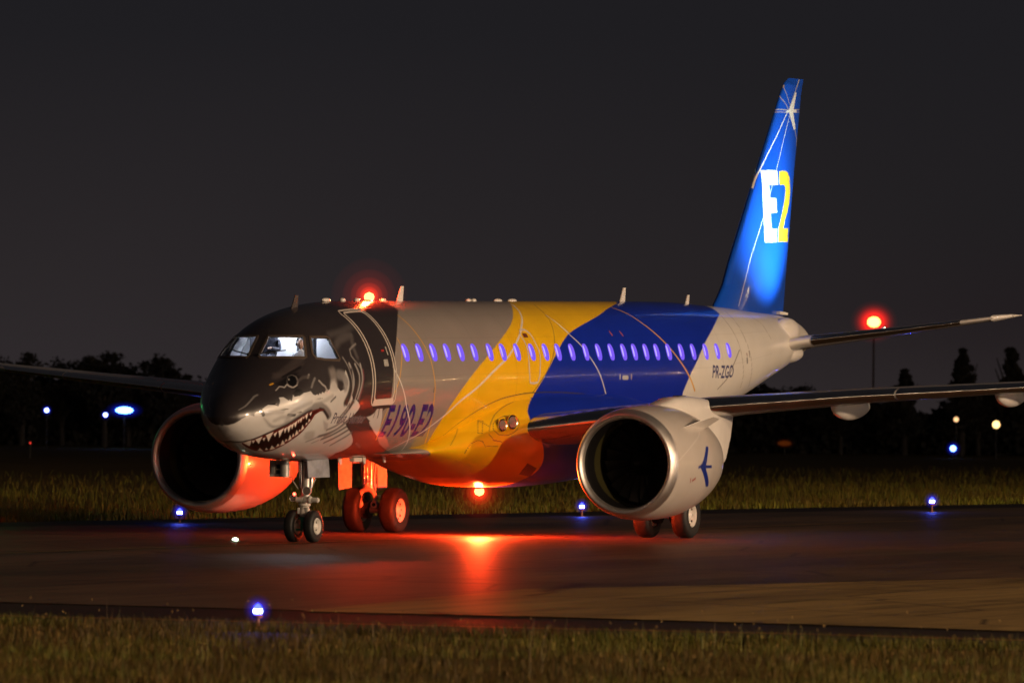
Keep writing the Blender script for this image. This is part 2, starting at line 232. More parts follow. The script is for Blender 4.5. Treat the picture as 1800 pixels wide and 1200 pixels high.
FUS = [["P",[0.54,0.53,0.525],0,1,[0.574,3.63,0.544,2.879,0.577,2.288,0.63,1.909,0.688,1.667,0.746,1.546,0.797,1.489,0.863,1.537,0.898,1.587,0.915,1.467,0.956,1.419,0.999,1.472,1.036,1.552,1.058,1.416,1.076,1.397,1.139,1.347,1.211,1.319,1.351,1.403,1.422,1.47,1.469,1.383,1.487,1.321,1.491,1.223,1.582,1.257,1.648,1.359,1.685,1.407,1.709,1.385,1.736,1.448,1.77,1.412,1.817,1.302,1.827,1.367,1.911,1.386,2.018,1.367,2.167,1.397,2.286,1.413,2.346,1.489,2.419,1.526,2.497,1.519,2.535,1.545,2.577,1.513,2.628,1.539,2.671,1.508,2.738,1.534,2.783,1.511,2.855,1.528,2.888,1.496,2.785,1.5,2.84,1.524,2.963,1.5,3.013,1.442,3.074,1.423,3.171,1.42,3.236,1.469,3.277,1.514,3.408,1.577,3.616,1.564,3.58,1.493,3.558,1.422,3.637,1.373,3.724,1.324,3.772,1.391,3.846,1.495,3.873,1.558,3.912,1.625,4.029,1.739,4.186,1.748,4.329,1.791,4.468,1.849,4.412,1.899,4.296,1.955,4.125,2.004,4.002,2.049,4.047,2.095,4.211,2.152,4.436,2.211,4.652,2.272,4.963,2.373,5.097,2.431,5.181,2.492,5.161,2.566,5.06,2.635,4.905,2.683,4.983,2.781,5.237,2.931,4.973,2.913,4.719,2.899,4.516,2.9,4.34,2.909,4.175,2.922,3.961,2.928,3.737,2.93,3.519,2.933,3.318,2.942,3.148,2.961,2.985,2.977,2.832,2.996,2.678,3.015,2.533,3.038,2.382,3.058,2.252,3.088,2.153,3.131,2.096,3.191,1.9,3.212,1.764,3.26,1.664,3.329,1.452,3.367,1.293,3.439,1.094,3.481,0.97,3.575,0.833,3.628,0.697,3.633]],["P",[0.54,0.53,0.525],0,1,[4.978,2.018,5.164,2.01,5.296,1.98,5.392,1.931,5.421,1.899,5.528,1.927,5.568,1.896,5.689,1.914,5.753,1.978,5.833,2.045,5.967,2.159,6.08,2.251,6.131,2.336,5.777,2.252,5.54,2.187,5.363,2.147,5.23,2.094,5.285,2.088,5.098,2.048]],["L",[0.028,0.023,0.025],0.05,0.04,0.8,[5.52,1.921,5.564,1.986,5.593,2.04]],["L",[0.028,0.023,0.025],0.04,0.04,0.7,[5.346,1.942,5.366,1.995,5.364,2.028]],["P",[0.2,0.19,0.19],0.12,0.55,[0.574,3.63,0.54,3.303,0.544,2.879,0.581,2.698,0.637,2.739,0.69,3.023,0.787,3.266,0.901,3.268,0.991,3.192,1.01,3.099,1.017,2.985,1.036,2.905,1.11,2.87,1.114,2.943,1.099,3.06,1.087,3.136,1.082,3.232,1.078,3.333,1.061,3.418,0.997,3.506,0.912,3.587,0.822,3.651,0.673,3.691]],["L",[0.028,0.023,0.025],0.07,0.03,1,[1.015,1.313,1.041,1.436,1.092,1.627]],["P",[0.2,0.19,0.19],0.1,0.8,[1.097,1.703,1.145,1.775,1.237,1.89,1.337,1.967,1.421,1.985,1.501,1.977,1.573,1.957,1.643,1.917,1.708,1.87,1.745,1.85,1.73,1.904,1.66,1.981,1.599,2.007,1.52,2.033,1.44,2.053,1.372,2.057,1.269,1.993,1.192,1.89,1.118,1.769]],["L",[0.028,0.023,0.025],0.07,0.04,0.9,[1.679,1.747,1.772,1.776,1.841,1.786]],["L",[0.2,0.19,0.19],0.13,0.08,0.95,[1.136,2.69,1.189,2.594,1.245,2.498,1.294,2.372,1.359,2.251,1.418,2.184,1.485,2.125,1.551,2.075,1.634,2.016,1.713,1.967,1.794,1.924,1.875,1.886,1.953,1.852,2.035,1.82,2.125,1.789,2.223,1.762,2.441,1.726,2.627,1.729]],["L",[0.028,0.023,0.025],0.05,0.03,0.95,[0.988,3.135,1.017,3.002,1.056,2.871,1.082,2.767,1.115,2.66,1.156,2.551,1.193,2.462,1.238,2.372,1.29,2.292,1.345,2.227,1.415,2.161,1.482,2.107,1.545,2.065,1.627,2.021,1.701,1.984,1.781,1.94,1.861,1.9,1.939,1.868,2.021,1.84,2.11,1.811,2.208,1.787,2.427,1.76,2.636,1.755]],["L",[0.2,0.19,0.19],0.17,0.07,1,[2.414,1.723,2.626,1.726,2.821,1.788,2.989,1.867,3.085,1.928]],["L",[0.028,0.023,0.025],0.07,0.04,1,[2.616,1.772,2.769,1.802,2.918,1.874,3.047,1.938]],["L",[0.028,0.023,0.025],0.05,0.03,0.8,[3.022,1.693,3.108,1.666,3.198,1.641]],["P",[0.33,0.31,0.3],0.12,0.7,[2.445,2.194,2.52,2.17,2.647,2.161,2.758,2.171,2.878,2.246,2.935,2.327,2.803,2.355,2.622,2.343,2.488,2.27]],["P",[0.33,0.31,0.3],0.08,0.8,[2.907,1.986,3.166,2.05,3.259,2.13,3.315,2.2,3.142,2.154,3.041,2.098,2.943,2.029]],["L",[0.26,0.25,0.25],0.1,0.09,0.55,[1.656,1.873,1.701,1.78,1.767,1.707,1.871,1.671,1.995,1.654,2.135,1.645,2.294,1.639]],["L",[0.26,0.25,0.25],0.1,0.09,0.55,[2.404,1.68,2.559,1.675,2.719,1.664,2.889,1.641,3.068,1.617]],["L",[0.26,0.25,0.25],0.1,0.09,0.55,[1.173,1.628,1.34,1.612,1.519,1.655]],["L",[0.26,0.25,0.25],0.1,0.09,0.55,[1.372,1.842,1.501,1.78,1.607,1.784,1.729,1.798]],["P",[0.1,0.008,0.004],0,1,[1.11,2.87,1.116,2.667,1.183,2.501,1.224,2.413,1.274,2.336,1.331,2.269,1.397,2.195,1.471,2.131,1.551,2.075,1.627,2.034,1.708,1.999,1.786,1.955,1.868,1.917,1.944,1.882,2.025,1.85,2.214,1.802,2.432,1.774,2.587,1.767,2.769,1.802,2.634,1.811,2.475,1.862,2.411,1.965,2.367,2.026,2.332,2.089,2.284,2.196,2.23,2.254,2.187,2.315,2.139,2.38,2.105,2.452,2.068,2.518,2.045,2.591,2.014,2.657,1.997,2.73,1.909,2.827,1.773,2.884,1.589,2.919,1.366,2.933,1.191,2.915]],["P",[0.012,0.003,0.003],0.03,1,[1.22,2.774,1.294,2.63,1.324,2.54,1.365,2.459,1.414,2.388,1.471,2.308,1.537,2.238,1.611,2.177,1.687,2.137,1.767,2.103,1.851,2.075,1.952,2.02,2.064,1.972,2.168,1.908,2.286,1.851,2.389,1.825,2.495,1.799,2.6,1.795,2.416,1.851,2.35,1.954,2.29,2.013,2.241,2.077,2.148,2.167,2.091,2.233,2.048,2.307,1.997,2.368,1.957,2.436,1.922,2.505,1.901,2.583,1.87,2.651,1.854,2.728,1.718,2.818,1.474,2.845]],["P",[0.75,0.66,0.6],0,1,[1.127,2.835,1.133,2.707,1.158,2.594,1.356,2.831]],["P",[0.75,0.66,0.6],0,1,[1.183,2.597,1.229,2.546,1.31,2.688]],["P",[0.75,0.66,0.6],0,1,[1.215,2.514,1.292,2.349,1.344,2.486,1.422,2.627]],["P",[0.75,0.66,0.6],0,1,[1.352,2.422,1.377,2.361,1.446,2.489]],["P",[0.75,0.66,0.6],0,1,[1.346,2.293,1.402,2.225,1.464,2.165,1.495,2.313,1.558,2.471]],["P",[0.75,0.66,0.6],0,1,[1.514,2.229,1.552,2.148,1.597,2.3]],["P",[0.75,0.66,0.6],0,1,[1.575,2.136,1.675,2.056,1.69,2.179,1.73,2.309]],["P",[0.75,0.66,0.6],0,1,[1.695,2.086,1.741,2.032,1.788,2.193]],["P",[0.75,0.66,0.6],0,1,[1.751,2.042,1.833,1.979,1.847,2.075,1.876,2.175]],["P",[0.75,0.66,0.6],0,1,[1.834,2.004,1.888,1.952,1.917,2.097]],["P",[0.75,0.66,0.6],0,1,[1.892,1.969,1.964,1.914,1.984,2.059]],["P",[0.75,0.66,0.6],0,1,[1.969,1.915,2.017,1.891,2.027,1.976]],["P",[0.75,0.66,0.6],0,1,[2.016,1.903,2.082,1.855,2.092,1.971]],["P",[0.75,0.66,0.6],0,1,[2.098,1.875,2.143,1.851,2.142,1.906]],["P",[0.75,0.66,0.6],0,1,[2.156,1.847,2.228,1.808,2.249,1.931]],["P",[0.75,0.66,0.6],0,1,[2.294,1.825,2.357,1.795,2.349,1.871]],["P",[0.75,0.66,0.6],0,1,[1.737,2.894,1.873,2.82,1.613,2.749]],["P",[0.75,0.66,0.6],0,1,[1.813,2.757,1.864,2.72,1.731,2.672]],["P",[0.75,0.66,0.6],0,1,[1.915,2.718,1.989,2.639,1.775,2.567]],["P",[0.75,0.66,0.6],0,1,[1.941,2.589,1.975,2.53,1.87,2.483]],["P",[0.75,0.66,0.6],0,1,[2.001,2.526,2.069,2.467,1.882,2.37]],["P",[0.75,0.66,0.6],0,1,[2.004,2.414,2.036,2.372,1.948,2.335]],["P",[0.75,0.66,0.6],0,1,[2.068,2.381,2.115,2.325,1.971,2.236]],["P",[0.75,0.66,0.6],0,1,[2.089,2.288,2.131,2.261,2.031,2.197]],["P",[0.75,0.66,0.6],0,1,[2.146,2.256,2.209,2.205,2.07,2.122]],["P",[0.75,0.66,0.6],0,1,[2.186,2.171,2.222,2.144,2.162,2.115]],["P",[0.75,0.66,0.6],0,1,[2.24,2.151,2.292,2.095,2.179,2.024]],["P",[0.75,0.66,0.6],0,1,[2.297,2.043,2.334,2.009,2.284,1.988]],["P",[0.75,0.66,0.6],0,1,[2.348,1.993,2.389,1.95,2.322,1.921]],["L",[0.1,0.008,0.004],0.035,0.01,1,[2.769,1.802,2.634,1.811,2.485,1.857,2.42,1.959,2.377,2.02,2.338,2.082,2.288,2.188,2.24,2.245,2.189,2.306,2.144,2.373,2.106,2.443,2.072,2.512,2.042,2.581,2.017,2.651,1.99,2.718,1.895,2.819,1.759,2.876]],["P",[0.008,0.007,0.008],0.06,0.8,[2.18,0.949,2.138,0.906,2.071,0.863,1.999,0.851,1.918,0.853,1.82,0.859,1.741,0.882,1.746,0.986,1.846,0.964,1.956,0.884,2.04,0.916,2.122,0.956]],["P",[0.008,0.007,0.008],0.08,0.8,[1.599,0.847,1.667,0.837,1.754,0.84,1.828,0.848,1.893,0.856,1.981,0.858,2.041,0.888,2.1,0.929,2.165,1.016,2.107,1.068,2.03,1.128,1.979,1.194,1.932,1.231,1.877,1.184,1.831,1.111,1.788,1.016,1.688,0.981,1.625,0.923]],["P",[0.07,0.055,0.055],0.1,0.8,[1.789,0.571,1.827,0.611,1.873,0.68,1.929,0.733,1.993,0.753,2.062,0.761,2.128,0.773,2.218,0.809,2.3,0.847,2.422,0.903,2.375,0.901,2.293,0.888,2.213,0.873,2.144,0.859,2.075,0.846,2.008,0.832,1.909,0.816,1.821,0.792,1.748,0.741,1.709,0.68]],["L",[0.008,0.007,0.008],0.07,0.05,0.9,[1.858,0.8,2.014,0.826,2.117,0.848,2.213,0.873,2.316,0.899]],["P",[0.17,0.15,0.145],0,1,[1.85,0.931,1.942,0.859,2.043,0.89,2.094,0.975,2.077,1.087,1.996,1.163,1.883,1.164,1.816,1.088,1.806,1.001]],["P",[0.004,0.004,0.005],0,1,[1.867,0.92,1.951,0.866,2.035,0.897,2.072,0.973,2.045,1.068,1.974,1.135,1.888,1.125,1.833,1.046,1.834,0.974]],["P",[0.33,0.31,0.3],0.02,1,[1.912,0.908,1.933,0.914,1.912,0.955,1.889,0.949]],["L",[0.33,0.31,0.3],0.035,0.015,0.9,[1.516,0.999,1.632,0.949,1.68,0.993,1.712,1.039,1.801,1.002,1.818,1.063,1.861,1.13,1.911,1.149,1.988,1.143]],["L",[0.75,0.38,0.02],0.05,0.03,0.7,[1.511,0.785,1.569,0.791]],["P",[0.005,0.004,0.004],0.05,1,[1.84,1.263,1.94,1.215,2.055,1.292,2.066,1.386,1.956,1.405,1.851,1.349]],["L",[0.2,0.19,0.19],0.045,0.027,0.7,[0.69,1.061,0.789,1.027,0.906,0.932,1.051,0.837,1.121,0.845]],["L",[0.06,0.05,0.05],0.16,0.096,0.7,[1.747,0.688,1.875,0.694,2.01,0.706,2.12,0.721,2.233,0.745,2.326,0.768,2.467,0.808]],["L",[0.33,0.31,0.3],0.05,0.03,0.8,[2.333,1.151,2.387,1.122]],["L",[0.2,0.19,0.19],0.06,0.036,0.8,[2.346,1.349,2.412,1.291,2.507,1.24]],["L",[0.33,0.31,0.3],0.04,0.024,0.9,[2.614,1.31,2.7,1.392,2.797,1.444,2.842,1.507]],["L",[0.08,0.07,0.07],0.08,0.048,0.7,[2.077,1.077,2.208,1.081,2.361,1.149]],["P",[0.22,0.2,0.19],0.16,0.8,[3.064,1.231,3.22,1.235,3.274,1.27,3.304,1.321,3.297,1.366,3.28,1.418,3.271,1.463,3.274,1.535,3.129,1.532,2.992,1.504,2.998,1.455,3.04,1.392,3.042,1.351,3.04,1.304,3.046,1.26]],["P",[0.54,0.53,0.525],0.12,0.6,[3.055,1.394,3.179,1.4,3.252,1.471,3.257,1.543,3.119,1.542,2.991,1.515,2.983,1.476,3.014,1.427]],["L",[0.2,0.19,0.19],0.204,0.108,0.8049999999999999,[3.397,1.355,3.575,1.386,3.674,1.469,3.639,1.541]],["L",[0.33,0.31,0.3],0.085,0.045000000000000005,1,[3.95,1.267,3.986,1.339,4.021,1.41,4.033,1.475,4.022,1.538,3.975,1.604,3.921,1.665,3.838,1.738]],["L",[0.33,0.31,0.3],0.059500000000000004,0.03150000000000001,0.9199999999999999,[4.209,1.287,4.273,1.359,4.325,1.431,4.32,1.507,4.288,1.58,4.226,1.648,4.165,1.706,4.127,1.781]],["L",[0.33,0.31,0.3],0.068,0.036000000000000004,0.9199999999999999,[4.451,1.304,4.461,1.379,4.471,1.452,4.454,1.517,4.413,1.582,4.369,1.632,4.316,1.684,4.272,1.737]],["L",[0.18,0.05,0.06],0.051,0.027,0.9199999999999999,[4.537,1.383,4.537,1.437,4.53,1.492,4.49,1.555,4.441,1.621,4.393,1.687,4.351,1.754]],["L",[0.028,0.023,0.025],0.17,0.09000000000000001,0.9774999999999999,[3.824,1.282,3.857,1.355,3.891,1.425,3.903,1.488,3.894,1.548,3.853,1.611,3.801,1.67,3.69,1.756]],["L",[0.028,0.023,0.025],0.085,0.045000000000000005,0.9199999999999999,[3.981,1.345,3.963,1.417,3.947,1.49,3.925,1.542,3.898,1.595,3.871,1.649,3.822,1.719,3.777,1.788]],["L",[0.028,0.023,0.025],0.102,0.054,0.8049999999999999,[4.183,1.531,4.141,1.628,4.097,1.69,4.049,1.751,3.949,1.838]],["L",[0.028,0.023,0.025],0.085,0.045000000000000005,0.8049999999999999,[4.065,1.778,3.925,1.864,3.824,1.922,3.729,1.98,3.592,2.047]],["L",[0.028,0.023,0.025],0.068,0.036000000000000004,0.69,[3.894,1.795,3.795,1.871,3.695,1.919,3.588,1.973]],["L",[0.028,0.023,0.025],0.085,0.045000000000000005,0.8049999999999999,[4.051,2.051,3.953,2.089,3.861,2.127,3.767,2.163,3.611,2.203,3.445,2.235,3.27,2.259,3.099,2.281]],["L",[0.028,0.023,0.025],0.0765,0.0405,0.8049999999999999,[4.243,2.116,4.121,2.149,3.99,2.186,3.825,2.231,3.656,2.276,3.495,2.31,3.34,2.342]],["L",[0.028,0.023,0.025],0.0765,0.0405,0.8049999999999999,[4.4,2.18,4.283,2.216,4.167,2.254,4.044,2.295,3.916,2.336,3.774,2.376,3.633,2.417]],["L",[0.2,0.19,0.19],0.085,0.045000000000000005,1,[4.6,2.246,4.469,2.309,4.351,2.351,4.236,2.396,4.095,2.475]],["L",[0.2,0.19,0.19],0.068,0.036000000000000004,1,[3.912,2.017,3.747,2.064,3.591,2.109,3.433,2.137,3.279,2.161]],["L",[0.2,0.19,0.19],0.051,0.027,1,[3.363,2.286,3.495,2.252,3.632,2.215,3.784,2.168,3.927,2.121,4.1,2.053]],["L",[0.2,0.19,0.19],0.06,0.048,0.8,[3.099,2.281,2.957,2.339,2.774,2.393]],["L",[0.2,0.19,0.19],0.05,0.04000000000000001,0.7,[3.246,2.361,3.075,2.423]],["P",[0.2,0.19,0.19],0.08,0.7,[3.473,1.35,3.644,1.357,3.702,1.396,3.744,1.445,3.766,1.492,3.76,1.526,3.622,1.505,3.555,1.468,3.505,1.425]],["P",[0.09,0.08,0.08],0.12,0.8,[3.735,0.906,3.875,0.875,4.052,0.856,4.259,0.846,4.45,0.846,4.635,0.886,4.518,0.917,4.329,0.946,4.19,0.957,4.039,0.965,3.905,0.975,3.741,1.01,3.642,1.026,3.635,0.996,3.671,0.947]],["L",[0.1,0.09,0.09],0.12,0.1,0.7,[4.59,0.889,4.477,0.963,4.397,1.038,4.377,1.093,4.379,1.151,4.392,1.209]],["L",[0.11,0.1,0.1],0.16,0.14,0.5,[3.735,0.795,3.977,0.802,4.229,0.806,4.469,0.802,4.782,0.774,5.09,0.736]],["L",[0.33,0.31,0.3],0.04,0.03,0.6,[4.565,1.028,4.345,1.056,4.175,1.086,4.14,1.168,4.243,1.24,4.372,1.309,4.476,1.375]],["L",[0.33,0.31,0.3],0.035,0.03,0.7,[3.754,1.155,3.812,1.221,3.871,1.291,3.902,1.344,3.933,1.401,3.957,1.457,3.966,1.509,3.968,1.562,3.979,1.617]],["P",[0.05,0.042,0.045],0.1,0.6,[4.194,2.114,4.139,2.063,4.184,2.027,4.261,2.002,4.414,1.977,4.6,1.972,4.779,1.989,4.963,2.024,5.161,2.08,5.363,2.147,5.535,2.209,5.725,2.275,6.02,2.35,6.294,2.425,6.389,2.485,6.363,2.527,6.233,2.548,5.974,2.534,5.74,2.497,5.469,2.445,5.165,2.379,4.948,2.328,4.709,2.269,4.488,2.211,4.31,2.158]],["L",[0.2,0.19,0.19],0.05,0.04,0.6,[5.337,2.457,5.585,2.503,5.861,2.574]],["P",[0.1,0.02,0.02],0.08,0.5,[4.359,1.767,4.467,1.756,4.643,1.759,4.792,1.773,4.935,1.825,4.98,1.88,4.882,1.901,4.716,1.912,4.57,1.905,4.455,1.865,4.368,1.808]],["P",[0.2,0.19,0.19],0.06,0.35,[2.096,3.191,2.036,3.079,2.047,2.995,2.094,2.926,2.167,2.87,2.262,2.824,2.399,2.804,2.544,2.789,2.697,2.777,2.856,2.765,3.017,2.753,3.185,2.743,3.371,2.738,3.572,2.738,3.781,2.739,3.992,2.741,4.197,2.739,4.396,2.736,4.606,2.735,4.842,2.742,5.094,2.754,5.348,2.766,5.603,2.777,5.861,2.789,6.142,2.808,6.449,2.834,6.773,2.865,7.09,2.893,7.657,3.064,7.431,3.064,7.208,3.064,6.987,3.064,6.703,3.047,6.423,3.03,6.231,3.038,6.041,3.047,5.915,3.072,5.666,3.064,5.398,3.049,5.027,3.003,4.693,2.967,4.47,2.964,4.283,2.973,4.105,2.983,3.913,2.989,3.714,2.993,3.523,2.999,3.351,3.011,3.208,3.033,3.098,3.065,3.022,3.109,2.8,3.111,2.565,3.109,2.367,3.12,2.206,3.145]],["L",[0.75,0.38,0.02],0.028,0,1,[6.795,1.007,6.815,1.064,6.821,1.122,6.787,1.179,6.692,1.261,6.64,1.303,6.584,1.354,6.53,1.409,6.479,1.464,6.434,1.517,6.391,1.564,6.32,1.623,6.24,1.676,6.162,1.726,6.097,1.778,6.049,1.833,6.013,1.888,5.988,1.946,5.977,2.004,5.978,2.068,5.998,2.136,6.036,2.203,6.087,2.263,6.195,2.349,6.317,2.422]],["L",[0.75,0.38,0.02],0.035,0,1,[7.794,0.612,7.814,0.68,7.857,0.743,7.898,0.811,7.93,0.87,7.969,0.932,8.013,0.995,8.056,1.056,8.097,1.116,8.138,1.176,8.177,1.235,8.213,1.293,8.241,1.351,8.263,1.409,8.285,1.465,8.309,1.515,8.343,1.57,8.367,1.619,8.387,1.67,8.404,1.728,8.42,1.789,8.447,1.851,8.488,1.913,8.541,1.976,8.604,2.044,8.683,2.121,8.783,2.205,8.907,2.292,9.051,2.38,9.226,2.475,9.466,2.584]]]
FUS2 = [["L",[0.72,0.7,0.68],0.032,0,1,[6.101,1.395,6.202,1.451,6.313,1.508,6.422,1.564,6.524,1.623,6.624,1.682,6.724,1.742,6.816,1.803,6.909,1.864,7.019,1.927,7.163,1.993,7.328,2.062,7.491,2.13,7.641,2.198,7.788,2.266,7.932,2.335,8.149,2.443,8.363,2.555,8.533,2.66,8.761,2.785]],["L",[0.72,0.7,0.68],0.045,0,1,[15.387,0.287,15.148,0.431,15.003,0.542,14.801,0.645,14.598,0.733,14.225,0.859,14.015,0.933,13.715,1.025,13.536,1.075,13.332,1.131,13.121,1.189,12.914,1.244,12.721,1.293,12.494,1.342,12.269,1.384,12.038,1.425,11.8,1.471,11.636,1.505,11.467,1.542,11.299,1.579,11.133,1.618,10.973,1.655,10.819,1.689,10.642,1.727,10.467,1.762,10.297,1.795,10.131,1.829,9.973,1.866,9.825,1.906,9.69,1.947,9.56,1.99,9.433,2.034,9.301,2.078,9.187,2.117,9.07,2.157,8.956,2.199,8.846,2.241,8.744,2.281,8.65,2.318,8.519,2.366,8.393,2.408,8.269,2.447,8.15,2.491,8.06,2.531,7.975,2.573,7.901,2.618,7.843,2.668,7.812,2.724]],["L",[0.72,0.7,0.68],0.035,0,1,[16.356,0.626,16.426,0.685,16.52,0.753,16.597,0.807,16.706,0.871,16.815,0.925,16.878,0.953,16.754,0.898,16.625,0.834,16.657,0.862,16.747,0.918,16.86,0.978,16.955,1.02,17.069,1.065,17.188,1.11,17.298,1.155,17.423,1.214,17.54,1.273,17.659,1.331,17.787,1.387,17.917,1.443,18.042,1.501,18.16,1.562,18.277,1.626,18.401,1.693,18.529,1.761,18.668,1.831,18.826,1.904]],["L",[0.75,0.38,0.02],0.045,0,1,[21.225,0.397,21.306,0.459,21.422,0.511,21.546,0.564,21.663,0.623,21.738,0.668,21.818,0.716,21.905,0.765,21.998,0.813,22.094,0.859,22.19,0.902,22.302,0.951,22.412,0.998,22.522,1.044,22.629,1.088,22.735,1.13,22.859,1.178,22.973,1.223,23.084,1.267,23.204,1.315,23.343,1.369,23.497,1.427,23.654,1.484,23.8,1.537,23.969,1.601,24.119,1.662,24.26,1.718,24.437,1.792,24.606,1.862]],["L",[0.05,0.045,0.04],0.022,0,1,[16.661,0.309,16.5,0.419,16.429,0.507,16.373,0.586,16.317,0.659,16.258,0.729,16.181,0.801,16.081,0.878,15.969,0.956,15.853,1.032,15.738,1.107,15.618,1.182,15.479,1.257,15.355,1.316,15.219,1.376,15.081,1.434,14.95,1.488,14.819,1.538,14.684,1.585,14.554,1.629,14.441,1.669,14.262,1.736,14.106,1.796]],["L",[0.42,0.39,0.35],0.04,0,1,[28.21,0.587,28.118,0.683,28.085,0.766,28.08,0.844,28.081,0.919,28.084,0.993,28.095,1.065,28.109,1.136,28.123,1.207,28.133,1.279,28.143,1.352,28.158,1.424,28.18,1.493,28.223,1.585,28.278,1.686,28.337,1.783,28.373,1.871,28.396,1.954,28.462,2.045]],["L",[0.42,0.39,0.35],0.04,0,1,[29.1,0.43,28.938,0.551,28.886,0.646,28.868,0.733,28.844,0.823,28.815,0.9,28.789,0.979,28.777,1.057,28.779,1.131,28.796,1.198,28.839,1.297,28.885,1.388,28.929,1.478,28.973,1.571,29.025,1.679,29.089,1.788,29.149,1.894,29.221,2.003,29.386,2.134]],["L",[0.42,0.39,0.35],0.04,0,1,[30.714,0.545,30.799,0.636,30.937,0.718,31.027,0.818,31.043,0.912,31.054,1.014,31.095,1.116,31.188,1.213]],["L",[0.2,0.18,0.16],0.035,0,1,[28.052,1.31,27.864,1.369,27.691,1.427,27.536,1.483,27.4,1.534,27.264,1.598,27.154,1.661,27.013,1.722,26.862,1.766,26.686,1.809,26.508,1.851,26.348,1.896]],["L",[0.05,0.045,0.04],0.022,0,1,[10.312,3.081,10.535,3.081,10.406,2.979,10.261,2.871,10.177,2.779,10.092,2.685,10.029,2.594,10.004,2.513,10.024,2.442,10.076,2.381,10.144,2.323,10.234,2.269,10.349,2.218,10.461,2.179,10.587,2.141,10.724,2.105,10.87,2.071,11.022,2.039,11.18,2.009,11.345,1.981,11.515,1.954,11.687,1.929,11.859,1.908,12.062,1.885,12.256,1.866,12.466,1.85,12.717,1.836,12.908,1.826,13.109,1.817,13.325,1.808,13.56,1.801,13.818,1.795,14.103,1.792,14.313,1.791,14.539,1.79,14.779,1.791,15.029,1.792,15.288,1.794,15.551,1.797,15.817,1.801,16.081,1.805,16.341,1.81,16.6,1.816,16.861,1.823,17.126,1.831,17.392,1.84,17.661,1.85,17.931,1.86,18.202,1.87,18.475,1.879,18.748,1.889]],["L",[0.5,0.5,0.5],0.05,0,1,[19.476,1.636,19.467,1.583]],["L",[0.5,0.5,0.5],0.09,0,1,[19.668,1.623,19.963,1.625]],["L",[0.5,0.4,0.4],0.05,0,1,[20.204,1.642,20.194,1.588]],["L",[0.45,0.1,0.08],0.06,0,1,[19.501,0.953,19.53,1.003]],["L",[0.45,0.1,0.08],0.06,0,1,[20.152,0.954,20.206,1.013]],["L",[0.03,0.03,0.03],0.035,0,1,[8.346,1.687,8.34,1.732]],["L",[0.25,0.1,0.08],0.06,0,1,[28.593,1.395,28.596,1.43]],["L",[0.15,0.15,0.15],0.09,0,1,[28.598,1.482,28.583,1.544]],["L",[0.15,0.12,0.1],0.03,0,1,[28.84,1.36,28.82,1.472]],["L",[0.3,0.28,0.25],0.02,0,1,[16.33,0.635,16.441,0.693,16.57,0.747]]]
FAIRB = [14.053,0.865,13.59,1.014,13.341,1.133,13.295,1.21,13.288,1.301,13.336,1.395,13.426,1.465,13.562,1.531,13.709,1.576,13.827,1.625,13.937,1.702,14.024,1.784,14.1,1.868,14.193,1.995,14.261,2.119,14.291,2.232,14.283,2.338,14.221,2.437,14.175,2.542]
FAIR = [["L",[0.05,0.045,0.04],0.022,0,1,[13.197,0.852,12.896,0.871,12.602,0.892,12.385,0.917,12.16,0.951,11.947,1.0,11.757,1.072,11.596,1.16,11.48,1.246,11.388,1.361,11.372,1.457,11.51,1.568,11.673,1.585,11.868,1.601]],["L",[0.05,0.045,0.04],0.02,0,1,[11.761,1.163,11.934,1.135,12.116,1.115,12.312,1.116,12.49,1.135,12.719,1.227,12.744,1.356,12.579,1.457,12.394,1.498,12.174,1.523,11.935,1.518,11.727,1.489,11.557,1.357,11.647,1.211,11.761,1.163]],["L",[0.05,0.045,0.04],0.018,0,1,[11.268,0.961,11.143,1.075,11.042,1.197,10.969,1.326,11.112,1.373,11.173,1.259,11.26,1.147,11.37,1.041,11.268,0.961]],["L",[0.05,0.045,0.04],0.018,0,1,[11.241,0.983,11.364,1.13,11.45,1.239]],["L",[0.05,0.045,0.04],0.018,0,1,[10.842,0.699,10.674,0.799,10.515,0.915,10.362,1.038,10.214,1.163,10.075,1.303,9.964,1.468]],["L",[0.05,0.045,0.04],0.018,0,1,[10.517,1.921,10.527,1.756,10.584,1.629,10.664,1.569,10.917,1.529,11.109,1.571,11.22,1.684]],["L",[0.05,0.045,0.04],0.018,0,1,[11.249,1.664,11.407,1.673,11.57,1.682,11.737,1.689]],["P",[0.05,0.04,0.035],0,1,[13.473,2.323,13.392,2.215,13.364,2.117,13.376,2.026,13.732,2.088,14.116,2.154,14.167,2.27,14.306,2.403,13.88,2.361]]]
NAC = [["P",[0.004,0.022,0.22],0,1,[1.892,1.28,2.06,1.281,2.025,1.336,1.932,1.411,1.86,1.486,1.763,1.611,2.166,1.615,2.198,1.67,1.759,1.663,1.927,1.773,2.163,1.907,2.314,2.024,2.079,2.01,1.87,1.897,1.627,1.766,1.412,1.656,1.238,1.661,1.271,1.617,1.416,1.6,1.59,1.511,1.738,1.394]],["L",[0.5,0.46,0.42],0.02,0,1,[0.111,0.982,0.123,1.07,0.15,1.156,0.168,1.239,0.164,1.321,0.15,1.403,0.141,1.481,0.141,1.588,0.141,1.689,0.139,1.789,0.133,1.886,0.119,1.976,0.108,2.065]],["L",[0.62,0.58,0.54],0.02,0.01,1,[0.268,1.501,0.432,1.433,0.628,1.367,0.842,1.303,1.078,1.237,1.346,1.17,1.581,1.111,1.875,1.01]],["L",[0.3,0.02,0.02],0.03,0,1,[0.947,1.899,0.909,1.829]],["L",[0.3,0.05,0.04],0.05,0,1,[1.038,1.869,1.182,1.832]]]
TQ = {"E190":[6.231,2.377,8.87,2.43,8.585,1.891,6.059,1.874],"PROF":[3.28,2.055,4.946,2.112,4.941,1.973,3.3,1.884],"REG":[25.746,1.686,27.408,1.75,27.432,1.532,25.772,1.486]}
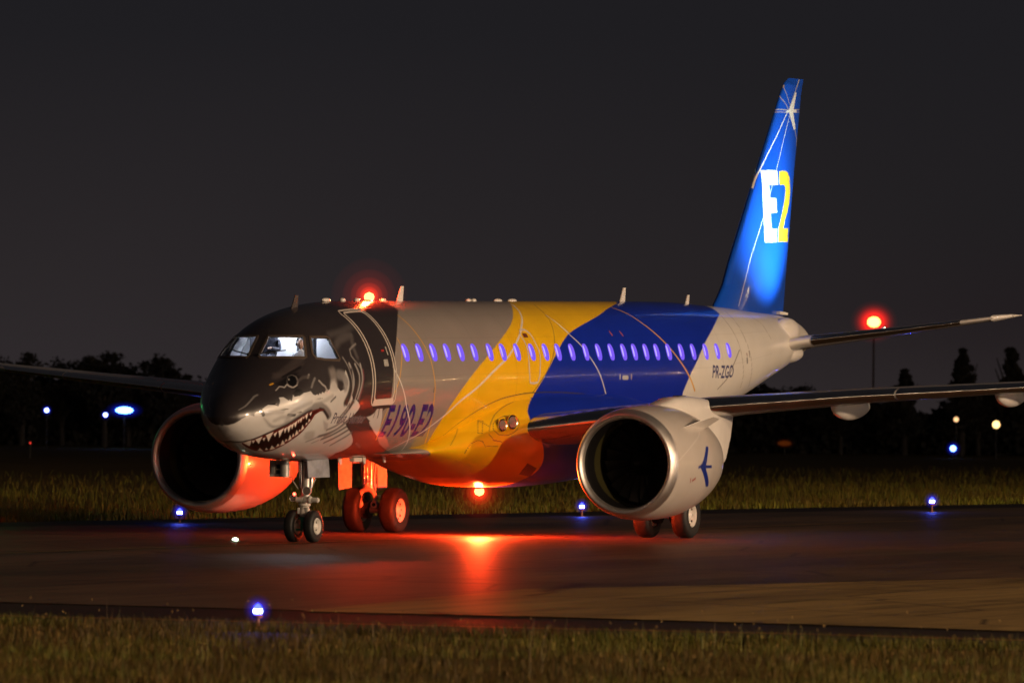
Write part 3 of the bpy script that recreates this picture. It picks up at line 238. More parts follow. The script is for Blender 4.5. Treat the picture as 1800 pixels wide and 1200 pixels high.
EXIT = [14.002,0.911,14.276,0.903,14.393,0.93,14.483,0.974,14.523,1.035,14.548,1.106,14.57,1.154,14.592,1.205,14.6,1.254,14.588,1.299,14.562,1.345,14.528,1.394,14.498,1.439,14.468,1.49,14.442,1.538,14.422,1.577,14.331,1.65,14.098,1.662,13.87,1.654,13.836,1.573,13.828,1.537,13.825,1.492,13.831,1.442,13.846,1.389,13.866,1.34,13.885,1.298,13.917,1.233,13.939,1.18,13.946,1.129,13.921,1.073,13.881,1.018,13.871,0.972]
WIN = [6.943,7.707,8.48,9.244,10.017,10.798,11.686,12.451,13.291,14.174,14.998,15.762,16.603,17.47,18.275,19.07,19.873,20.573,21.316,22.028,22.822,23.662,24.481,25.392,26.265,27.174]
W2 = [2.595,0.094,2.606,0.15,2.621,0.205,2.641,0.258,2.666,0.31,2.696,0.36,2.731,0.409,2.772,0.455,2.821,0.499,2.875,0.542,2.936,0.582,2.929,0.614,2.848,0.662,2.774,0.709,2.707,0.756,2.645,0.804,2.588,0.853,2.541,0.841,2.479,0.795,2.421,0.748,2.369,0.698,2.323,0.647,2.282,0.594,2.246,0.539,2.213,0.484,2.183,0.429,2.157,0.372,2.134,0.314,2.114,0.256,2.098,0.196,2.085,0.135,2.112,0.102,2.196,0.099,2.273,0.098,2.35,0.099,2.429,0.098,2.513,0.096]
W3 = [3.068,0.673,3.168,0.713,3.282,0.748,3.411,0.779,3.55,0.806,3.605,0.846,3.586,0.899,3.574,0.952,3.57,1.003,3.574,1.054,3.585,1.105,3.603,1.155,3.555,1.174,3.419,1.155,3.289,1.134,3.167,1.11,3.053,1.084,2.916,1.033,2.792,0.977,2.772,0.893,2.822,0.848,2.877,0.804,2.936,0.76,2.999,0.717]
FINOPS = [["L",[0.01,0.05,0.45],0.03,1,[[30.227,5.127],[30.298,5.214],[30.367,5.29],[30.432,5.377],[30.51,5.465],[30.588,5.553],[30.656,5.628],[30.719,5.716],[30.782,5.804],[30.847,5.879],[30.91,5.967],[30.972,6.055],[31.035,6.143],[31.101,6.218],[31.172,6.306],[31.242,6.394],[31.313,6.481],[31.384,6.569],[31.444,6.644],[31.515,6.732],[31.586,6.82],[31.656,6.908],[31.727,6.996],[31.787,7.071],[31.858,7.159],[31.929,7.247],[31.999,7.334],[32.07,7.422],[32.141,7.51],[32.21,7.585],[32.28,7.673],[32.351,7.761],[32.421,7.849],[32.492,7.937],[32.562,8.024]]],["L",[0.4,0.4,0.42],0.07,1,[[35.932,10.947],[35.802,10.872],[35.648,10.772],[35.548,10.684],[35.447,10.584],[35.343,10.496],[35.24,10.395],[35.141,10.308],[35.035,10.207]]],["L",[0.35,0.33,0.38],0.07,1,[[35.035,10.207],[35.104,10.119],[35.179,10.032],[35.252,9.944],[35.336,9.856],[35.417,9.768],[35.504,9.68],[35.591,9.593],[35.681,9.492],[35.781,9.404],[35.776,9.317],[35.754,9.229]]],["L",[0.35,0.33,0.38],0.05,1,[[34.756,10.772],[34.701,10.709],[34.729,10.621],[34.804,10.533],[34.862,10.458],[34.932,10.37],[35.008,10.295],[35.093,10.207]]],["L",[0.35,0.33,0.38],0.05,1,[[34.453,10.471],[34.479,10.408],[34.63,10.333],[34.771,10.245],[34.94,10.145]]],["L",[0.35,0.33,0.38],0.04,1,[[34.153,10.119],[34.251,10.132],[34.461,10.132],[34.726,10.132],[35.04,10.145],[35.396,10.157],[35.79,10.17],[35.989,10.17]]],["L",[0.35,0.33,0.38],0.03,1,[[34.099,10.057],[34.231,10.069],[34.446,10.069],[34.722,10.069],[35.041,10.082],[35.4,10.094],[35.798,10.107],[35.973,10.107]]],["L",[0.78,0.76,0.73],0.05,1,[[34.852,10.107],[34.723,10.007],[34.598,9.919],[34.471,9.818],[34.349,9.731],[34.226,9.63],[34.108,9.542],[33.99,9.442],[33.882,9.367],[33.773,9.292],[33.663,9.204],[33.561,9.128],[33.455,9.041],[33.356,8.965],[33.253,8.878],[33.158,8.802],[33.069,8.727],[32.969,8.639],[32.867,8.551],[32.765,8.464],[32.677,8.376],[32.578,8.275],[32.504,8.188],[32.42,8.087]]],["L",[0.78,0.76,0.73],0.04,1,[[35.0,9.981],[34.927,9.894],[34.853,9.806],[34.776,9.705],[34.699,9.618],[34.626,9.53],[34.552,9.442],[34.476,9.342],[34.412,9.254],[34.347,9.166],[34.282,9.078],[34.217,8.99],[34.15,8.903],[34.084,8.815],[34.017,8.727],[33.956,8.639],[33.887,8.551],[33.805,8.451],[33.715,8.351],[33.631,8.25],[33.546,8.162],[33.46,8.062],[33.373,7.962],[33.294,7.861],[33.205,7.761],[33.116,7.661],[33.025,7.56],[32.934,7.46],[32.851,7.36],[32.766,7.272],[32.671,7.184],[32.586,7.084],[32.498,6.996],[32.42,6.908],[32.331,6.82],[32.242,6.732],[32.161,6.644],[32.08,6.557],[31.988,6.469],[31.906,6.381],[31.823,6.293],[31.751,6.205],[31.684,6.118],[31.618,6.03],[31.562,5.942],[31.495,5.854],[31.44,5.766],[31.372,5.679],[31.309,5.591],[31.244,5.503],[31.191,5.415],[31.128,5.327],[31.074,5.252],[31.018,5.164],[30.963,5.076]]],["P",[0.78,0.76,0.73],0,1,[[35.52,10.609],[35.623,10.609],[35.575,10.521],[35.528,10.433],[35.476,10.345],[35.427,10.245],[35.378,10.157],[35.664,10.17],[35.669,10.094],[35.339,10.082],[35.409,9.981],[35.476,9.869],[35.55,9.768],[35.622,9.655],[35.421,9.643],[35.324,9.731],[35.224,9.806],[35.13,9.894],[35.044,9.981],[34.964,10.069],[34.712,10.069],[34.71,10.094],[34.958,10.145]]],["P",[0.78,0.76,0.73],0,1,[[32.871,8.539],[33.018,8.539],[33.217,8.551],[33.44,8.551],[33.685,8.551],[33.958,8.564],[33.976,8.464],[33.999,8.376],[34.017,8.275],[34.038,8.188],[33.66,8.175],[33.312,8.175],[33.329,8.062],[33.35,7.949],[33.375,7.849],[33.868,7.849],[33.896,7.761],[33.911,7.661],[33.936,7.573],[33.965,7.472],[33.403,7.46],[33.426,7.36],[33.442,7.259],[33.46,7.159],[33.481,7.058],[33.966,7.058],[33.973,6.946],[33.973,6.833],[33.984,6.72],[33.595,6.707],[33.23,6.707],[32.895,6.707],[32.878,6.795],[32.873,6.883],[32.858,6.983],[32.856,7.071],[32.847,7.159],[32.84,7.247],[32.834,7.347],[32.83,7.435],[32.829,7.523],[32.821,7.61],[32.824,7.698],[32.83,7.799],[32.828,7.886],[32.837,7.974],[32.84,8.062],[32.855,8.162],[32.863,8.25]]],["P",[0.85,0.52,0.03],0,1,[[34.125,8.539],[34.606,8.564],[34.926,8.526],[35.117,8.401],[35.148,8.288],[35.182,8.175],[35.219,8.062],[35.211,7.974],[35.192,7.874],[35.184,7.786],[35.116,7.686],[35.049,7.598],[34.978,7.498],[34.848,7.385],[34.724,7.272],[34.664,7.171],[34.612,7.071],[35.117,7.084],[35.115,6.958],[35.116,6.845],[35.109,6.732],[34.598,6.732],[34.112,6.72],[34.108,6.833],[34.111,6.958],[34.11,7.071],[34.217,7.196],[34.321,7.322],[34.387,7.422],[34.456,7.51],[34.52,7.61],[34.579,7.698],[34.633,7.799],[34.69,7.886],[34.723,8.062],[34.652,8.175],[34.519,8.2],[34.151,8.188]]]]
# ------------------------------------------------------------------ rasterising the livery onto a surface grid
def smooth01(x): x = np.clip(x, 0, 1); return x*x*(3-2*x)
def inside(px, py, P):
    r = np.zeros(px.shape, bool); n = len(P)
    for i in range(n):
        x0, y0 = P[i]; x1, y1 = P[(i+1) % n]
        if y0 == y1: continue
        c = ((py >= min(y0, y1)) & (py < max(y0, y1)))
        if not c.any(): continue
        xi = x0+(py-y0)*(x1-x0)/(y1-y0)
        r ^= c & (px < xi)
    return r
def segdist(px, py, P, closed):
    d = np.full(px.shape, 1e9); n = len(P)
    for i in range(n if closed else n-1):
        x0, y0 = P[i]; x1, y1 = P[(i+1) % n]; dx, dy = x1-x0, y1-y0; L = dx*dx+dy*dy+1e-12
        u = np.clip(((px-x0)*dx+(py-y0)*dy)/L, 0, 1); d = np.minimum(d, (px-x0-u*dx)**2+(py-y0-u*dy)**2)
    return np.sqrt(d)
def paint(Cc, S, T, ops, wk):
    """S,T: grid parameters; distances measured as (s, t*wk)"""
    s1 = S[:, 0]
    for o in ops:
        pts = np.array(o[-1]).reshape(-1, 2); pad = (o[2] if o[0] == 'P' else o[2]+o[3])+.05
        i0 = np.searchsorted(s1, pts[:, 0].min()-pad); i1 = np.searchsorted(s1, pts[:, 0].max()+pad)
        tp = pad/.6; t1 = T[0]; j0 = np.searchsorted(t1, pts[:, 1].min()-tp); j1 = np.searchsorted(t1, pts[:, 1].max()+tp)
        if i1 <= i0 or j1 <= j0: continue
        sl = (slice(i0, i1), slice(j0, j1)); wm = wk if np.isscalar(wk) else float(np.interp(pts[:, 0].mean(), wk[0], wk[1]))
        X, Y = S[sl], T[sl]*wm; P = pts*np.array([1, wm])
        if o[0] == 'P':
            ins = inside(X, Y, P)
            if o[2] > 0:
                d = segdist(X, Y, P, True); sd = np.where(ins, d, -d); a = smooth01((sd+o[2]*.5)/o[2])*o[3]
            else:
                d = segdist(X, Y, P, True) if ins.size < 3e5 else None
                a = (np.clip(np.where(ins, d, -d)/.018+.5, 0, 1) if d is not None else ins.astype(float))*o[3]
        else:
            d = segdist(X, Y, P, False); sf = max(o[3], .012); a = (1-smooth01((d-o[2]*.5+sf*.5)/sf))*o[4]
        Cc[sl] = Cc[sl]*(1-a[..., None])+np.array(o[1])*a[..., None]
def band(S, T, B, sm=.02):
    """1 where the grid lies aft of the boundary curve B"""
    b = np.array(B).reshape(-1, 2); b = b[np.argsort(b[:, 1])]
    t = np.concatenate([[0], b[:, 1], [math.pi]]); s = np.concatenate([[b[0, 0]+ (b[0, 0]-b[min(3, len(b)-1), 0])*.35], b[:, 0], [b[-1, 0]+.3]])
    return np.clip((S-np.interp(T, t, s))/sm+.5, 0, 1)[..., None]
def mixc(Cc, a, col): return Cc*(1-a)+np.array(col)*a
def text_tris(txt, bold=.0, spacing=1.0):
    c = bpy.data.curves.new('t', 'FONT'); c.body = txt; c.offset = bold; c.space_character = spacing; c.resolution_u = 6
    o = bpy.data.objects.new('t', c); COL.objects.link(o); bpy.context.view_layer.update()
    me = o.evaluated_get(bpy.context.evaluated_depsgraph_get()).to_mesh(); me.calc_loop_triangles()
    V = np.array([v.co[:2] for v in me.vertices]); Tt = np.array([t.vertices[:] for t in me.loop_triangles])
    bpy.data.objects.remove(o); bpy.data.curves.remove(c)
    V = (V-V.min(0))/(V.max(0)-V.min(0)); return V, Tt
def paint_text(Cc, S, T, txt, quad, col, bold, wk, spacing=1.0):
    V, Tt = text_tris(txt, bold, spacing); q = np.array(quad).reshape(4, 2)   # bl br tr tl
    u, v = V[:, :1], V[:, 1:]; W = q[0]*(1-u)*(1-v)+q[1]*u*(1-v)+q[2]*u*v+q[3]*(1-u)*v
    s1, t1 = S[:, 0], T[0]; A = np.zeros(S.shape, np.float32); OFF = [(-.3, -.3), (.3, -.3), (-.3, .3), (.3, .3), (0, 0)]
    for tr in Tt:
        a, b, c = W[tr]; mn = np.minimum(np.minimum(a, b), c); mx = np.maximum(np.maximum(a, b), c)
        i0, i1 = np.searchsorted(s1, [mn[0]-.04, mx[0]+.04]); j0, j1 = np.searchsorted(t1, [mn[1]-.03, mx[1]+.03])
        if i1 <= i0 or j1 <= j0: continue
        X, Y = S[i0:i1, j0:j1], T[i0:i1, j0:j1]; D = (b[0]-a[0])*(c[1]-a[1])-(c[0]-a[0])*(b[1]-a[1])
        if abs(D) < 1e-12: continue
        hs = (s1[min(i1, len(s1)-1)]-s1[i0])/max(1, i1-i0); ht = (t1[min(j1, len(t1)-1)]-t1[j0])/max(1, j1-j0); acc = 0
        for ox, oy in OFF:
            xx = X+ox*hs; yy = Y+oy*ht
            l1 = ((b[0]-xx)*(c[1]-yy)-(c[0]-xx)*(b[1]-yy))/D; l2 = ((c[0]-xx)*(a[1]-yy)-(a[0]-xx)*(c[1]-yy))/D
            acc = acc+((l1 >= 0) & (l2 >= 0) & (l1+l2 <= 1))
        A[i0:i1, j0:j1] += acc/len(OFF)
    A = np.clip(A, 0, 1)[..., None]; Cc[:] = Cc*(1-A)+np.array(col)*A
def gridfaces(n, m, keep=None):
    i, j = np.meshgrid(np.arange(n-1), np.arange(m-1), indexing='ij'); a = i*m+j
    Fq = np.stack([a, a+1, a+m+1, a+m], -1)
    if keep is not None: Fq = Fq[keep]
    return Fq.reshape(-1, 4)
# ------------------------------------------------------------------ the aircraft
PITCH = .01846
plane = empty('airliner'); plane.rotation_euler = (0, -PITCH, 0); plane.location = (3-3*math.cos(PITCH), 0, -3*math.sin(PITCH))
plane.name = 'airliner'
tag(plane, 'twin-engine passenger jet with grinning shark nose and yellow, blue and cream bands', 'airplane')
PM4 = Matrix.Translation(plane.location) @ Matrix.Rotation(-PITCH, 4, 'Y')
DKC = (.028, .023, .025); GYC = (.27, .235, .215); YEC = (.84, .49, .004); BLC = (.004, .024, .40); CRC = (.74, .71, .66)
# fuselage
sa = .5+(np.linspace(0, 1, 220)**1.8)*2.5; sb = np.arange(sa[-1]+.018, 9.6, .018); sc_ = np.arange(sb[-1]+.03, 28.2, .03); sd = np.linspace(sc_[-1]+.05, 36.3, 150)
s1 = np.concatenate([sa, sb, sc_, sd]); tP = np.linspace(0, math.pi, 381); tS = np.linspace(math.pi, 2*math.pi, 100)[1:]
S, T = np.meshgrid(s1, tP, indexing='ij'); C0 = np.zeros(S.shape+(3,)); C0[:] = DKC
WK = (np.array([.5, .8, 1.2, 2, 3, 5, 30, 36]), np.array([.35, .6, .9, 1.3, 1.5, 1.6, 1.5, .8]))
C0 = mixc(C0, band(S, T, B1), GYC); C0 = mixc(C0, band(S, T, B2), YEC); C0 = mixc(C0, band(S, T, B3), BLC); C0 = mixc(C0, band(S, T, B4), CRC)
paint(C0, S, T, FUS, WK)
paint_text(C0, S, T, 'E190-E2', TQ['E190'], (.005, .010, .17), .028, None, 1.06)
paint_text(C0, S, T, 'Profit Hunter', TQ['PROF'], (.50, .48, .46), .016, None)
paint_text(C0, S, T, 'Profit Hunter', TQ['PROF'], (.03, .028, .07), .003, None)
paint_text(C0, S, T, 'PR-ZGO', TQ['REG'], (.012, .02, .16), .02, None, 1.05)
paint(C0, S, T, FUS2, WK)
# skin joints: faint frames and lap seams in the paint
for s_ in (3.9, 4.85, 8.4, 10.9, 13.1, 16.9, 19.6, 21.9, 24.1, 26.6): C0 *= 1-.16*np.exp(-((S-s_)/.014)**2)[..., None]*(S > 3)[..., None]
for t_ in (.62, 1.02, 1.52, 2.12): C0 *= 1-.12*np.exp(-((T-t_)*1.55/.009)**2)[..., None]*((S > 6.4) & (S < 31))[..., None]
# starboard half repeats the port livery
Cs = C0[:, ::-1][:, np.linspace(0, 380, 100).astype(int)][:, 1:]
S2, T2 = np.meshgrid(s1, np.concatenate([tP, tS]), indexing='ij'); P2 = fus(S2, T2); CC = np.concatenate([C0, Cs], 1)
ni, nj = S2.shape
Sc = (S2[:-1, :-1]+S2[1:, 1:])/2; Tc = (T2[:-1, :-1]+T2[1:, 1:])/2; Tm = np.where(Tc > math.pi, 2*math.pi-Tc, Tc)
g2 = np.array(W2).reshape(-1, 2); g3 = np.array(W3).reshape(-1, 2)
hole = inside(Sc, Tm, g2) | inside(Sc, Tm, g3)
put('fuselage', npmesh('fuselage', P2.reshape(-1, 3), gridfaces(ni, nj, ~hole), CC.reshape(-1, 3)), M_paint, plane, sharp=0)
def surf_ring(fn, pts, width, off, name, material, parent, thick=.012, closed=True, mirror=False):
    """a raised strip that follows a curve lying on surface fn(s,t)"""
    P = np.array(pts).reshape(-1, 2); n = len(P)
    if mirror: P = np.stack([P[:, 0], -P[:, 1]], 1)
    e_ = 1e-3; base = fn(P[:, 0], P[:, 1]); ds = (fn(P[:, 0]+e_, P[:, 1])-base); dt = (fn(P[:, 0], P[:, 1]+e_)-base)
    nr = np.cross(ds, dt); nr /= np.linalg.norm(nr, axis=1)[:, None]; c = np.array([P[:, 0].mean(), 0, 3.2]); sg = np.sign(((base-c)*nr).sum(1)); nr *= sg[:, None]
    tg = np.roll(base, -1, 0)-np.roll(base, 1, 0)
    if not closed: tg[0] = base[1]-base[0]; tg[-1] = base[-1]-base[-2]
    tg /= np.linalg.norm(tg, axis=1)[:, None]; sd_ = np.cross(nr, tg)
    A = base+sd_*width/2; B = base-sd_*width/2; v = []
    for X in (A+nr*(off-thick), A+nr*off, B+nr*off, B+nr*(off-thick)): v += [tuple(p) for p in X]
    f = []
    for i in range(n if closed else n-1):
        j = (i+1) % n
        for k in range(3): f.append((k*n+i, k*n+j, (k+1)*n+j, (k+1)*n+i))
    return MB().add(v, f).build(name, material, parent)
def surf_patch(fn, poly, off, name, material, parent, mirror=False, inner=1.0):
    P = np.array(poly).reshape(-1, 2); c = P.mean(0); rings = [0, .35, .7, 1.0]
    v = []; f = []; n = len(P)
    for k in rings:
        Q = c+(P-c)*max(k, 1e-3)*inner
        if mirror: Q = Q*np.array([1, -1])
        b = fn(Q[:, 0], Q[:, 1]); e_ = 1e-3
        nr = np.cross(fn(Q[:, 0]+e_, Q[:, 1])-b, fn(Q[:, 0], Q[:, 1]+e_)-b); nr /= np.linalg.norm(nr, axis=1)[:, None]
        ctr = np.array([Q[:, 0].mean(), 0, 3.2]); nr *= np.sign(((b-ctr)*nr).sum(1))[:, None]; v += [tuple(p) for p in b+nr*off]
    for r in range(len(rings)-1):
        for i in range(n): j = (i+1) % n; f.append((r*n+i, r*n+j, (r+1)*n+j, (r+1)*n+i))
    return MB().add(v, f).build(name, material, parent)
# cockpit glazing
for mir in (False, True):
    for g, nm in ((g2, 'windshield'), (g3, 'cockpit_window')):
        w = surf_ring(fus, g, .055, .014, nm, M_frame, plane, .03, mirror=mir)
        tag(w, ('starboard ' if mir else 'port ')+('front windshield' if nm == 'windshield' else 'side cockpit window')+' with lit flight deck behind')
        surf_patch(fus, g, -.004, 'pane', M_glass, w, mirror=mir)
for pts in (((2.12, .10), (2.22, .30), (2.38, .52)), ((2.12, -.10), (2.22, -.30), (2.38, -.52))):
    q = [fus(np.array([a]), np.array([b]))[0] for a, b in pts]; q = [tuple(p+np.array([-.02, 0, .035])) for p in q]; MB().tube(q, .012).ell(q[0], (.03, .03, .03), 10, 8).build('wiper', M_dark, plane)
# flight deck lining
sI = np.linspace(1.75, 4.3, 70); tI = np.linspace(-math.pi*.78, math.pi*.78, 160); SI, TI = np.meshgrid(sI, tI, indexing='ij')
PI_ = fus(SI, TI); ctr = np.stack([SI, 0*SI, 0*SI+3.45], -1); PI_ = ctr+(PI_-ctr)*.955
SIc = (SI[:-1, :-1]+SI[1:, 1:])/2; TIc = np.abs((TI[:-1, :-1]+TI[1:, 1:])/2)
hI = inside(SIc, TIc, g2.mean(0)+(g2-g2.mean(0))*1.06) | inside(SIc, TIc, g3.mean(0)+(g3-g3.mean(0))*1.06)
lining = put('flight_deck_lining', npmesh('flight_deck_lining', PI_.reshape(-1, 3), gridfaces(70, 160, ~hI)), M_cab, plane)
bk = []
for a in np.linspace(0, 2*math.pi, 48, endpoint=False):
    p = fus(np.array([4.24]), np.array([a]))[0]; bk.append((p[1]*.95, 3.45+(p[2]-3.45)*.95))
MB().prism(bk, 0, 4.22, 4.26).build('bulkhead', M_cab, plane, False)
MB().add([(2.2, -.60, 3.90), (2.2, .60, 3.90), (2.75, .98, 3.965), (2.75, -.98, 3.965), (2.8, -.95, 3.6), (2.8, .95, 3.6)], [(0, 1, 2, 3), (3, 2, 5, 4)]).build('glareshield', mat('pale glareshield', (.42, .44, .47), .5), plane, False)
MB().box((3.75, 0, 4.66), (.7, .4, .06)).box((3.25, 0, 4.50), (.35, .3, .05)).build('overhead_panel', M_seat, plane, False, bevel=.01)
for sy in (-1, 1):
    MB().box((3.62, sy*.55, 4.1), (.12, .44, .72)).box((3.60, sy*.55, 4.5), (.10, .24, .18)).box((3.38, sy*.55, 3.72), (.5, .46, .12)).build('pilot_seat', M_seat, plane, True, bevel=.03)
for sy, pw in ((-1, 1), (1, 1)):
    l = bpy.data.lights.new('flight_deck_lamp', 'POINT'); l.energy = 64; l.color = (.86, .9, 1.0); l.shadow_soft_size = .08; lo = bpy.data.objects.new('flight_deck_lamp', l); COL.objects.link(lo); lo.parent = plane; lo.location = (3.5, sy*.42, 4.55)
# passenger windows
wzt = (1.0921, 1.3295)
for i, s0 in enumerate(WIN):
    # oval in (s,t): height .29 m, width .30 m
    f_ = i/25; tc_ = 1.2115+(1.292-1.2115)*f_; a = np.linspace(0, 2*math.pi, 28, endpoint=False)
    ca, sa_ = np.cos(a), np.sin(a); q = .72
    ov = np.stack([s0+.145*np.sign(ca)*np.abs(ca)**q, tc_+.114*np.sign(sa_)*np.abs(sa_)**.85], 1)
    w = surf_ring(fus, ov, .022, .007, 'passenger_window', M_pane, plane, .01)
    surf_patch(fus, ov, .005, 'pane', M_pane, w)
    sl = ov.mean(0)+(ov-ov.mean(0))*np.array([.30, .72])+np.array([-.085, -.012])
    surf_patch(fus, sl, .008, 'reveal_glow', M_paneh, w)  # glowing patch stands in for cabin light on the window reveal
# forward door
def rrect(s0, s1_, t0, t1_, rs, rt, n=5, k=10):
    P = []
    for cx, cy, a0 in ((s1_-rs, t1_-rt, 0), (s0+rs, t1_-rt, 90), (s0+rs, t0+rt, 180), (s1_-rs, t0+rt, 270)):
        for i in range(n+1): a = R(a0+90*i/n); P.append((cx+rs*math.cos(a), cy+rt*math.sin(a)))
    out = []
    for i in range(len(P)):
        a, b = P[i], P[(i+1) % len(P)]; m = max(1, int(max(abs(b[0]-a[0])/.08, abs(b[1]-a[1])/.05)))
        for j in range(m): out.append((a[0]+(b[0]-a[0])*j/m, a[1]+(b[1]-a[1])*j/m))
    return np.array(out)
dr = rrect(5.10, 6.12, .50, 1.80, .12, .07)
door = surf_ring(fus, dr, .042, .012, 'forward_door', M_wintrim, plane)
surf_ring(fus, rrect(4.98, 6.24, .44, 1.86, .14, .08), .038, .010, 'door_surround', M_wintrim, door)
surf_patch(fus, rrect(5.08, 6.14, 1.79, 1.86, .03, .02), .012, 'door_sill', M_wintrim, door)
surf_patch(fus, rrect(5.15, 6.06, 1.875, 1.915, .03, .01), .012, 'sill_scuff_plate', M_seal, door)
surf_patch(fus, rrect(5.62, 5.86, 1.29, 1.38, .02, .012), .014, 'door_handle', M_steel, door)
surf_patch(fus, rrect(5.64, 5.80, 1.16, 1.19, .02, .01), .012, 'warning_mark', M_redlens if False else mat('red mark', (.3, .02, .02), .4), door)
surf_patch(fus, rrect(5.90, 5.96, 1.12, 1.24, .02, .01), .014, 'handle_rail', M_steel, door)
ex = surf_ring(fus, EXIT, .05, .010, 'overwing_exit', M_wintrim, plane)
surf_patch(fus, rrect(14.02, 14.26, .965, 1.03, .03, .015), .010, 'exit_placard', mat('exit placard red', (.12, .02, .01), .5), ex)
# roof aerials
def blade(s, h, c, sweep=.25, z0=None):
    zt = float(prof(np.array([s]))[0][0])-.03 if z0 is None else z0; d = 1 if z0 is None else -1
    return MB().prism([(s-c/2, zt), (s+c/2, zt), (s+c/2*.5+sweep*h*1.6, zt+d*h), (s-c/2*.4+sweep*h*1.6, zt+d*h)], 1, -.012, .012)
for s, h, c in ((4.18, .30, .34), (9.85, .36, .34), (23.4, .36, .34), (27.8, .26, .26)):
    b = blade(s, h, c).build('blade_aerial', M_cream if s > 5 else mat('dark aerial', (.05, .04, .04), .4), plane, False, bevel=.004)
for s, r in ((5.85, .16), (6.73, .07), (7.5, .08), (8.93, .08), (13.8, .08), (14.1, .07), (15.56, .17), (16.42, .19)):
    MB().ell((s, 0, 5.185), (r*1.3, .07, .05)).build('roof_bump', M_cream, plane)
for s, h in ((6.6, .16), (7.9, .16), (9.0, .16)):
    blade(s, h, .2, .2, 1.76).build('belly_aerial', M_wintrim, plane, False)
MB().box((7.25, -.1, 1.70), (.45, .12, .09)).build('belly_fitting', M_wintrim, plane, False, bevel=.01)
# beacons
def beacon(s, z, up, power):
    b = MB().lathe((s, 0, z), (0, 0, up), [(0, .12), (.03, .12), (.03, .09), (0, .09)], 20, True).build('beacon', M_alu, plane)
    MB().lathe((s, 0, z), (0, 0, up), [(.03, .10), (.10, .115), (.16, .09), (.20, .0)], 20).build('lens', M_beacon, b)
    halo(b, (s, 0, z+up*.11), (.15, .21, .30, .42, .60, .85), (.5, .5, .3, .12, .05, .018), (1, .035, .008))
    l = bpy.data.lights.new('beacon_lamp', 'POINT'); l.energy = power; l.color = (1, .052, .010); l.shadow_soft_size = .07
    lo = bpy.data.objects.new('beacon_lamp', l); COL.objects.link(lo); lo.parent = plane; lo.location = (s, 0, z+up*.23); return b
beacon(8.18, 5.165, 1, 700)
beacon(14.5, .91, -1, 5200)
# ventral fairing
sF = np.arange(7.2, 25.5, .035); tF = np.linspace(0, math.pi, 240); SF, TF = np.meshgrid(sF, tF, indexing='ij')
CF = np.zeros(SF.shape+(3,)); CF[:] = YEC
fbp = np.array(FAIRB).reshape(-1, 2); sB = np.interp(TF, fbp[:, 1], fbp[:, 0]); CF = mixc(CF, np.clip((SF-sB)/.02+.5, 0, 1)[..., None], BLC)
CF = mixc(CF, np.clip((9.55-SF+.35*(TF-2.4))/.03+.5, 0, 1)[..., None], GYC); CF = mixc(CF, np.clip((SF-23.6)/.03+.5, 0, 1)[..., None], CRC)
paint(CF, SF, TF, FAIR, 1.6)
tFs = np.linspace(math.pi, 2*math.pi, 60)[1:]; SF2, TF2 = np.meshgrid(sF, np.concatenate([tF, tFs]), indexing='ij')
CFs = CF[:, ::-1][:, np.linspace(0, 239, 60).astype(int)][:, 1:]
put('wing_fairing', npmesh('wing_fairing', fair(SF2, TF2).reshape(-1, 3), gridfaces(len(sF), 299), np.concatenate([CF, CFs], 1).reshape(-1, 3)), M_paint, plane, sharp=0)
# landing lights in the fairing
M_lens = mat('lamp glass', (.16, .13, .12), .08, coat=1)
for (s, y, z, r) in ((11.86, 1.665, 2.40, .11), (12.32, 1.72, 2.46, .13)):
    for sy in (-1, 1):
        h = MB().lathe((s, sy*(y-.02), z), (-.35, sy, 0), [(0, r+.03), (.03, r+.035), (.045, r+.02), (.035, r)], 24).build('landing_light', M_alu, plane)
        MB().lathe((s, sy*(y-.02), z), (-.35, sy, 0), [(.02, 0), (.03, r*.6), (.02, r)], 24).build('lens', M_lens, h)
# ------------------------------------------------------------------ lifting surfaces
def airfoil(n=22, th=.12, camber=.015, x0=0, x1=1):
    x = .5*(1-np.cos(np.linspace(0, math.pi, n))); x = x0+(x1-x0)*x
    yt = 5*th*(.2969*np.sqrt(x)-.126*x-.3516*x**2+.2843*x**3-.1036*x**4); yc = camber*4*x*(1-x)
    return x, yc+yt, yc-yt
def loft_wing(secs, sy, name, material, parent, camber=.015, x1=1, scale=1.0, vertical=False, n=22, caps=True):
    V = []; m = None
    for (y, ls, lz, ch, th, tw) in secs:
        x, u, l = airfoil(n, th*scale, camber, 0, x1); X = np.concatenate([x[::-1], x[1:]]); Z = np.concatenate([u[::-1], l[1:]]); m = len(X)
        c_, s_ = math.cos(R(tw)), math.sin(R(tw))
        px = ls+ch*(X*c_+Z*s_)-(scale-1)*ch*.02; pz = lz+ch*(-X*s_+Z*c_)
        for a, b in zip(px, pz): V.append((a, b-lz+0.0, y) if vertical else (a, sy*y, b))
    f = [(i*m+k, i*m+k+1, (i+1)*m+k+1, (i+1)*m+k) for i in range(len(secs)-1) for k in range(m-1)]
    if x1 == 1 and caps: f += [tuple(range(m)), tuple(range((len(secs)-1)*m, len(secs)*m))]
    return MB().add(V, f).build(name, material, parent, sharp=40)
def interp_secs(secs, ys): A = np.array(secs); return [tuple([y]+[float(np.interp(y, A[:, 0], A[:, k])) for k in range(1, 6)]) for y in ys]
WS = [(1.0, 12.70, 2.20, 6.4, .125, 3.5), (1.6, 13.0, 2.27, 6.1, .125, 3.3), (3.2, 13.82, 2.50, 5.1, .12, 2.8), (5.2, 14.83, 2.78, 4.1, .115, 2.2), (8.4, 16.46, 3.04, 3.2, .11, 1.5), (11.9, 18.25, 3.26, 2.45, .105, 1.0), (15.0, 19.85, 3.47, 1.75, .10, .5), (16.4, 20.7, 3.58, 1.25, .10, 0), (17.0, 21.5, 3.64, .45, .10, 0)]
M_stab = mat('tailplane grey', (.42, .40, .38), .25, coat=.4)
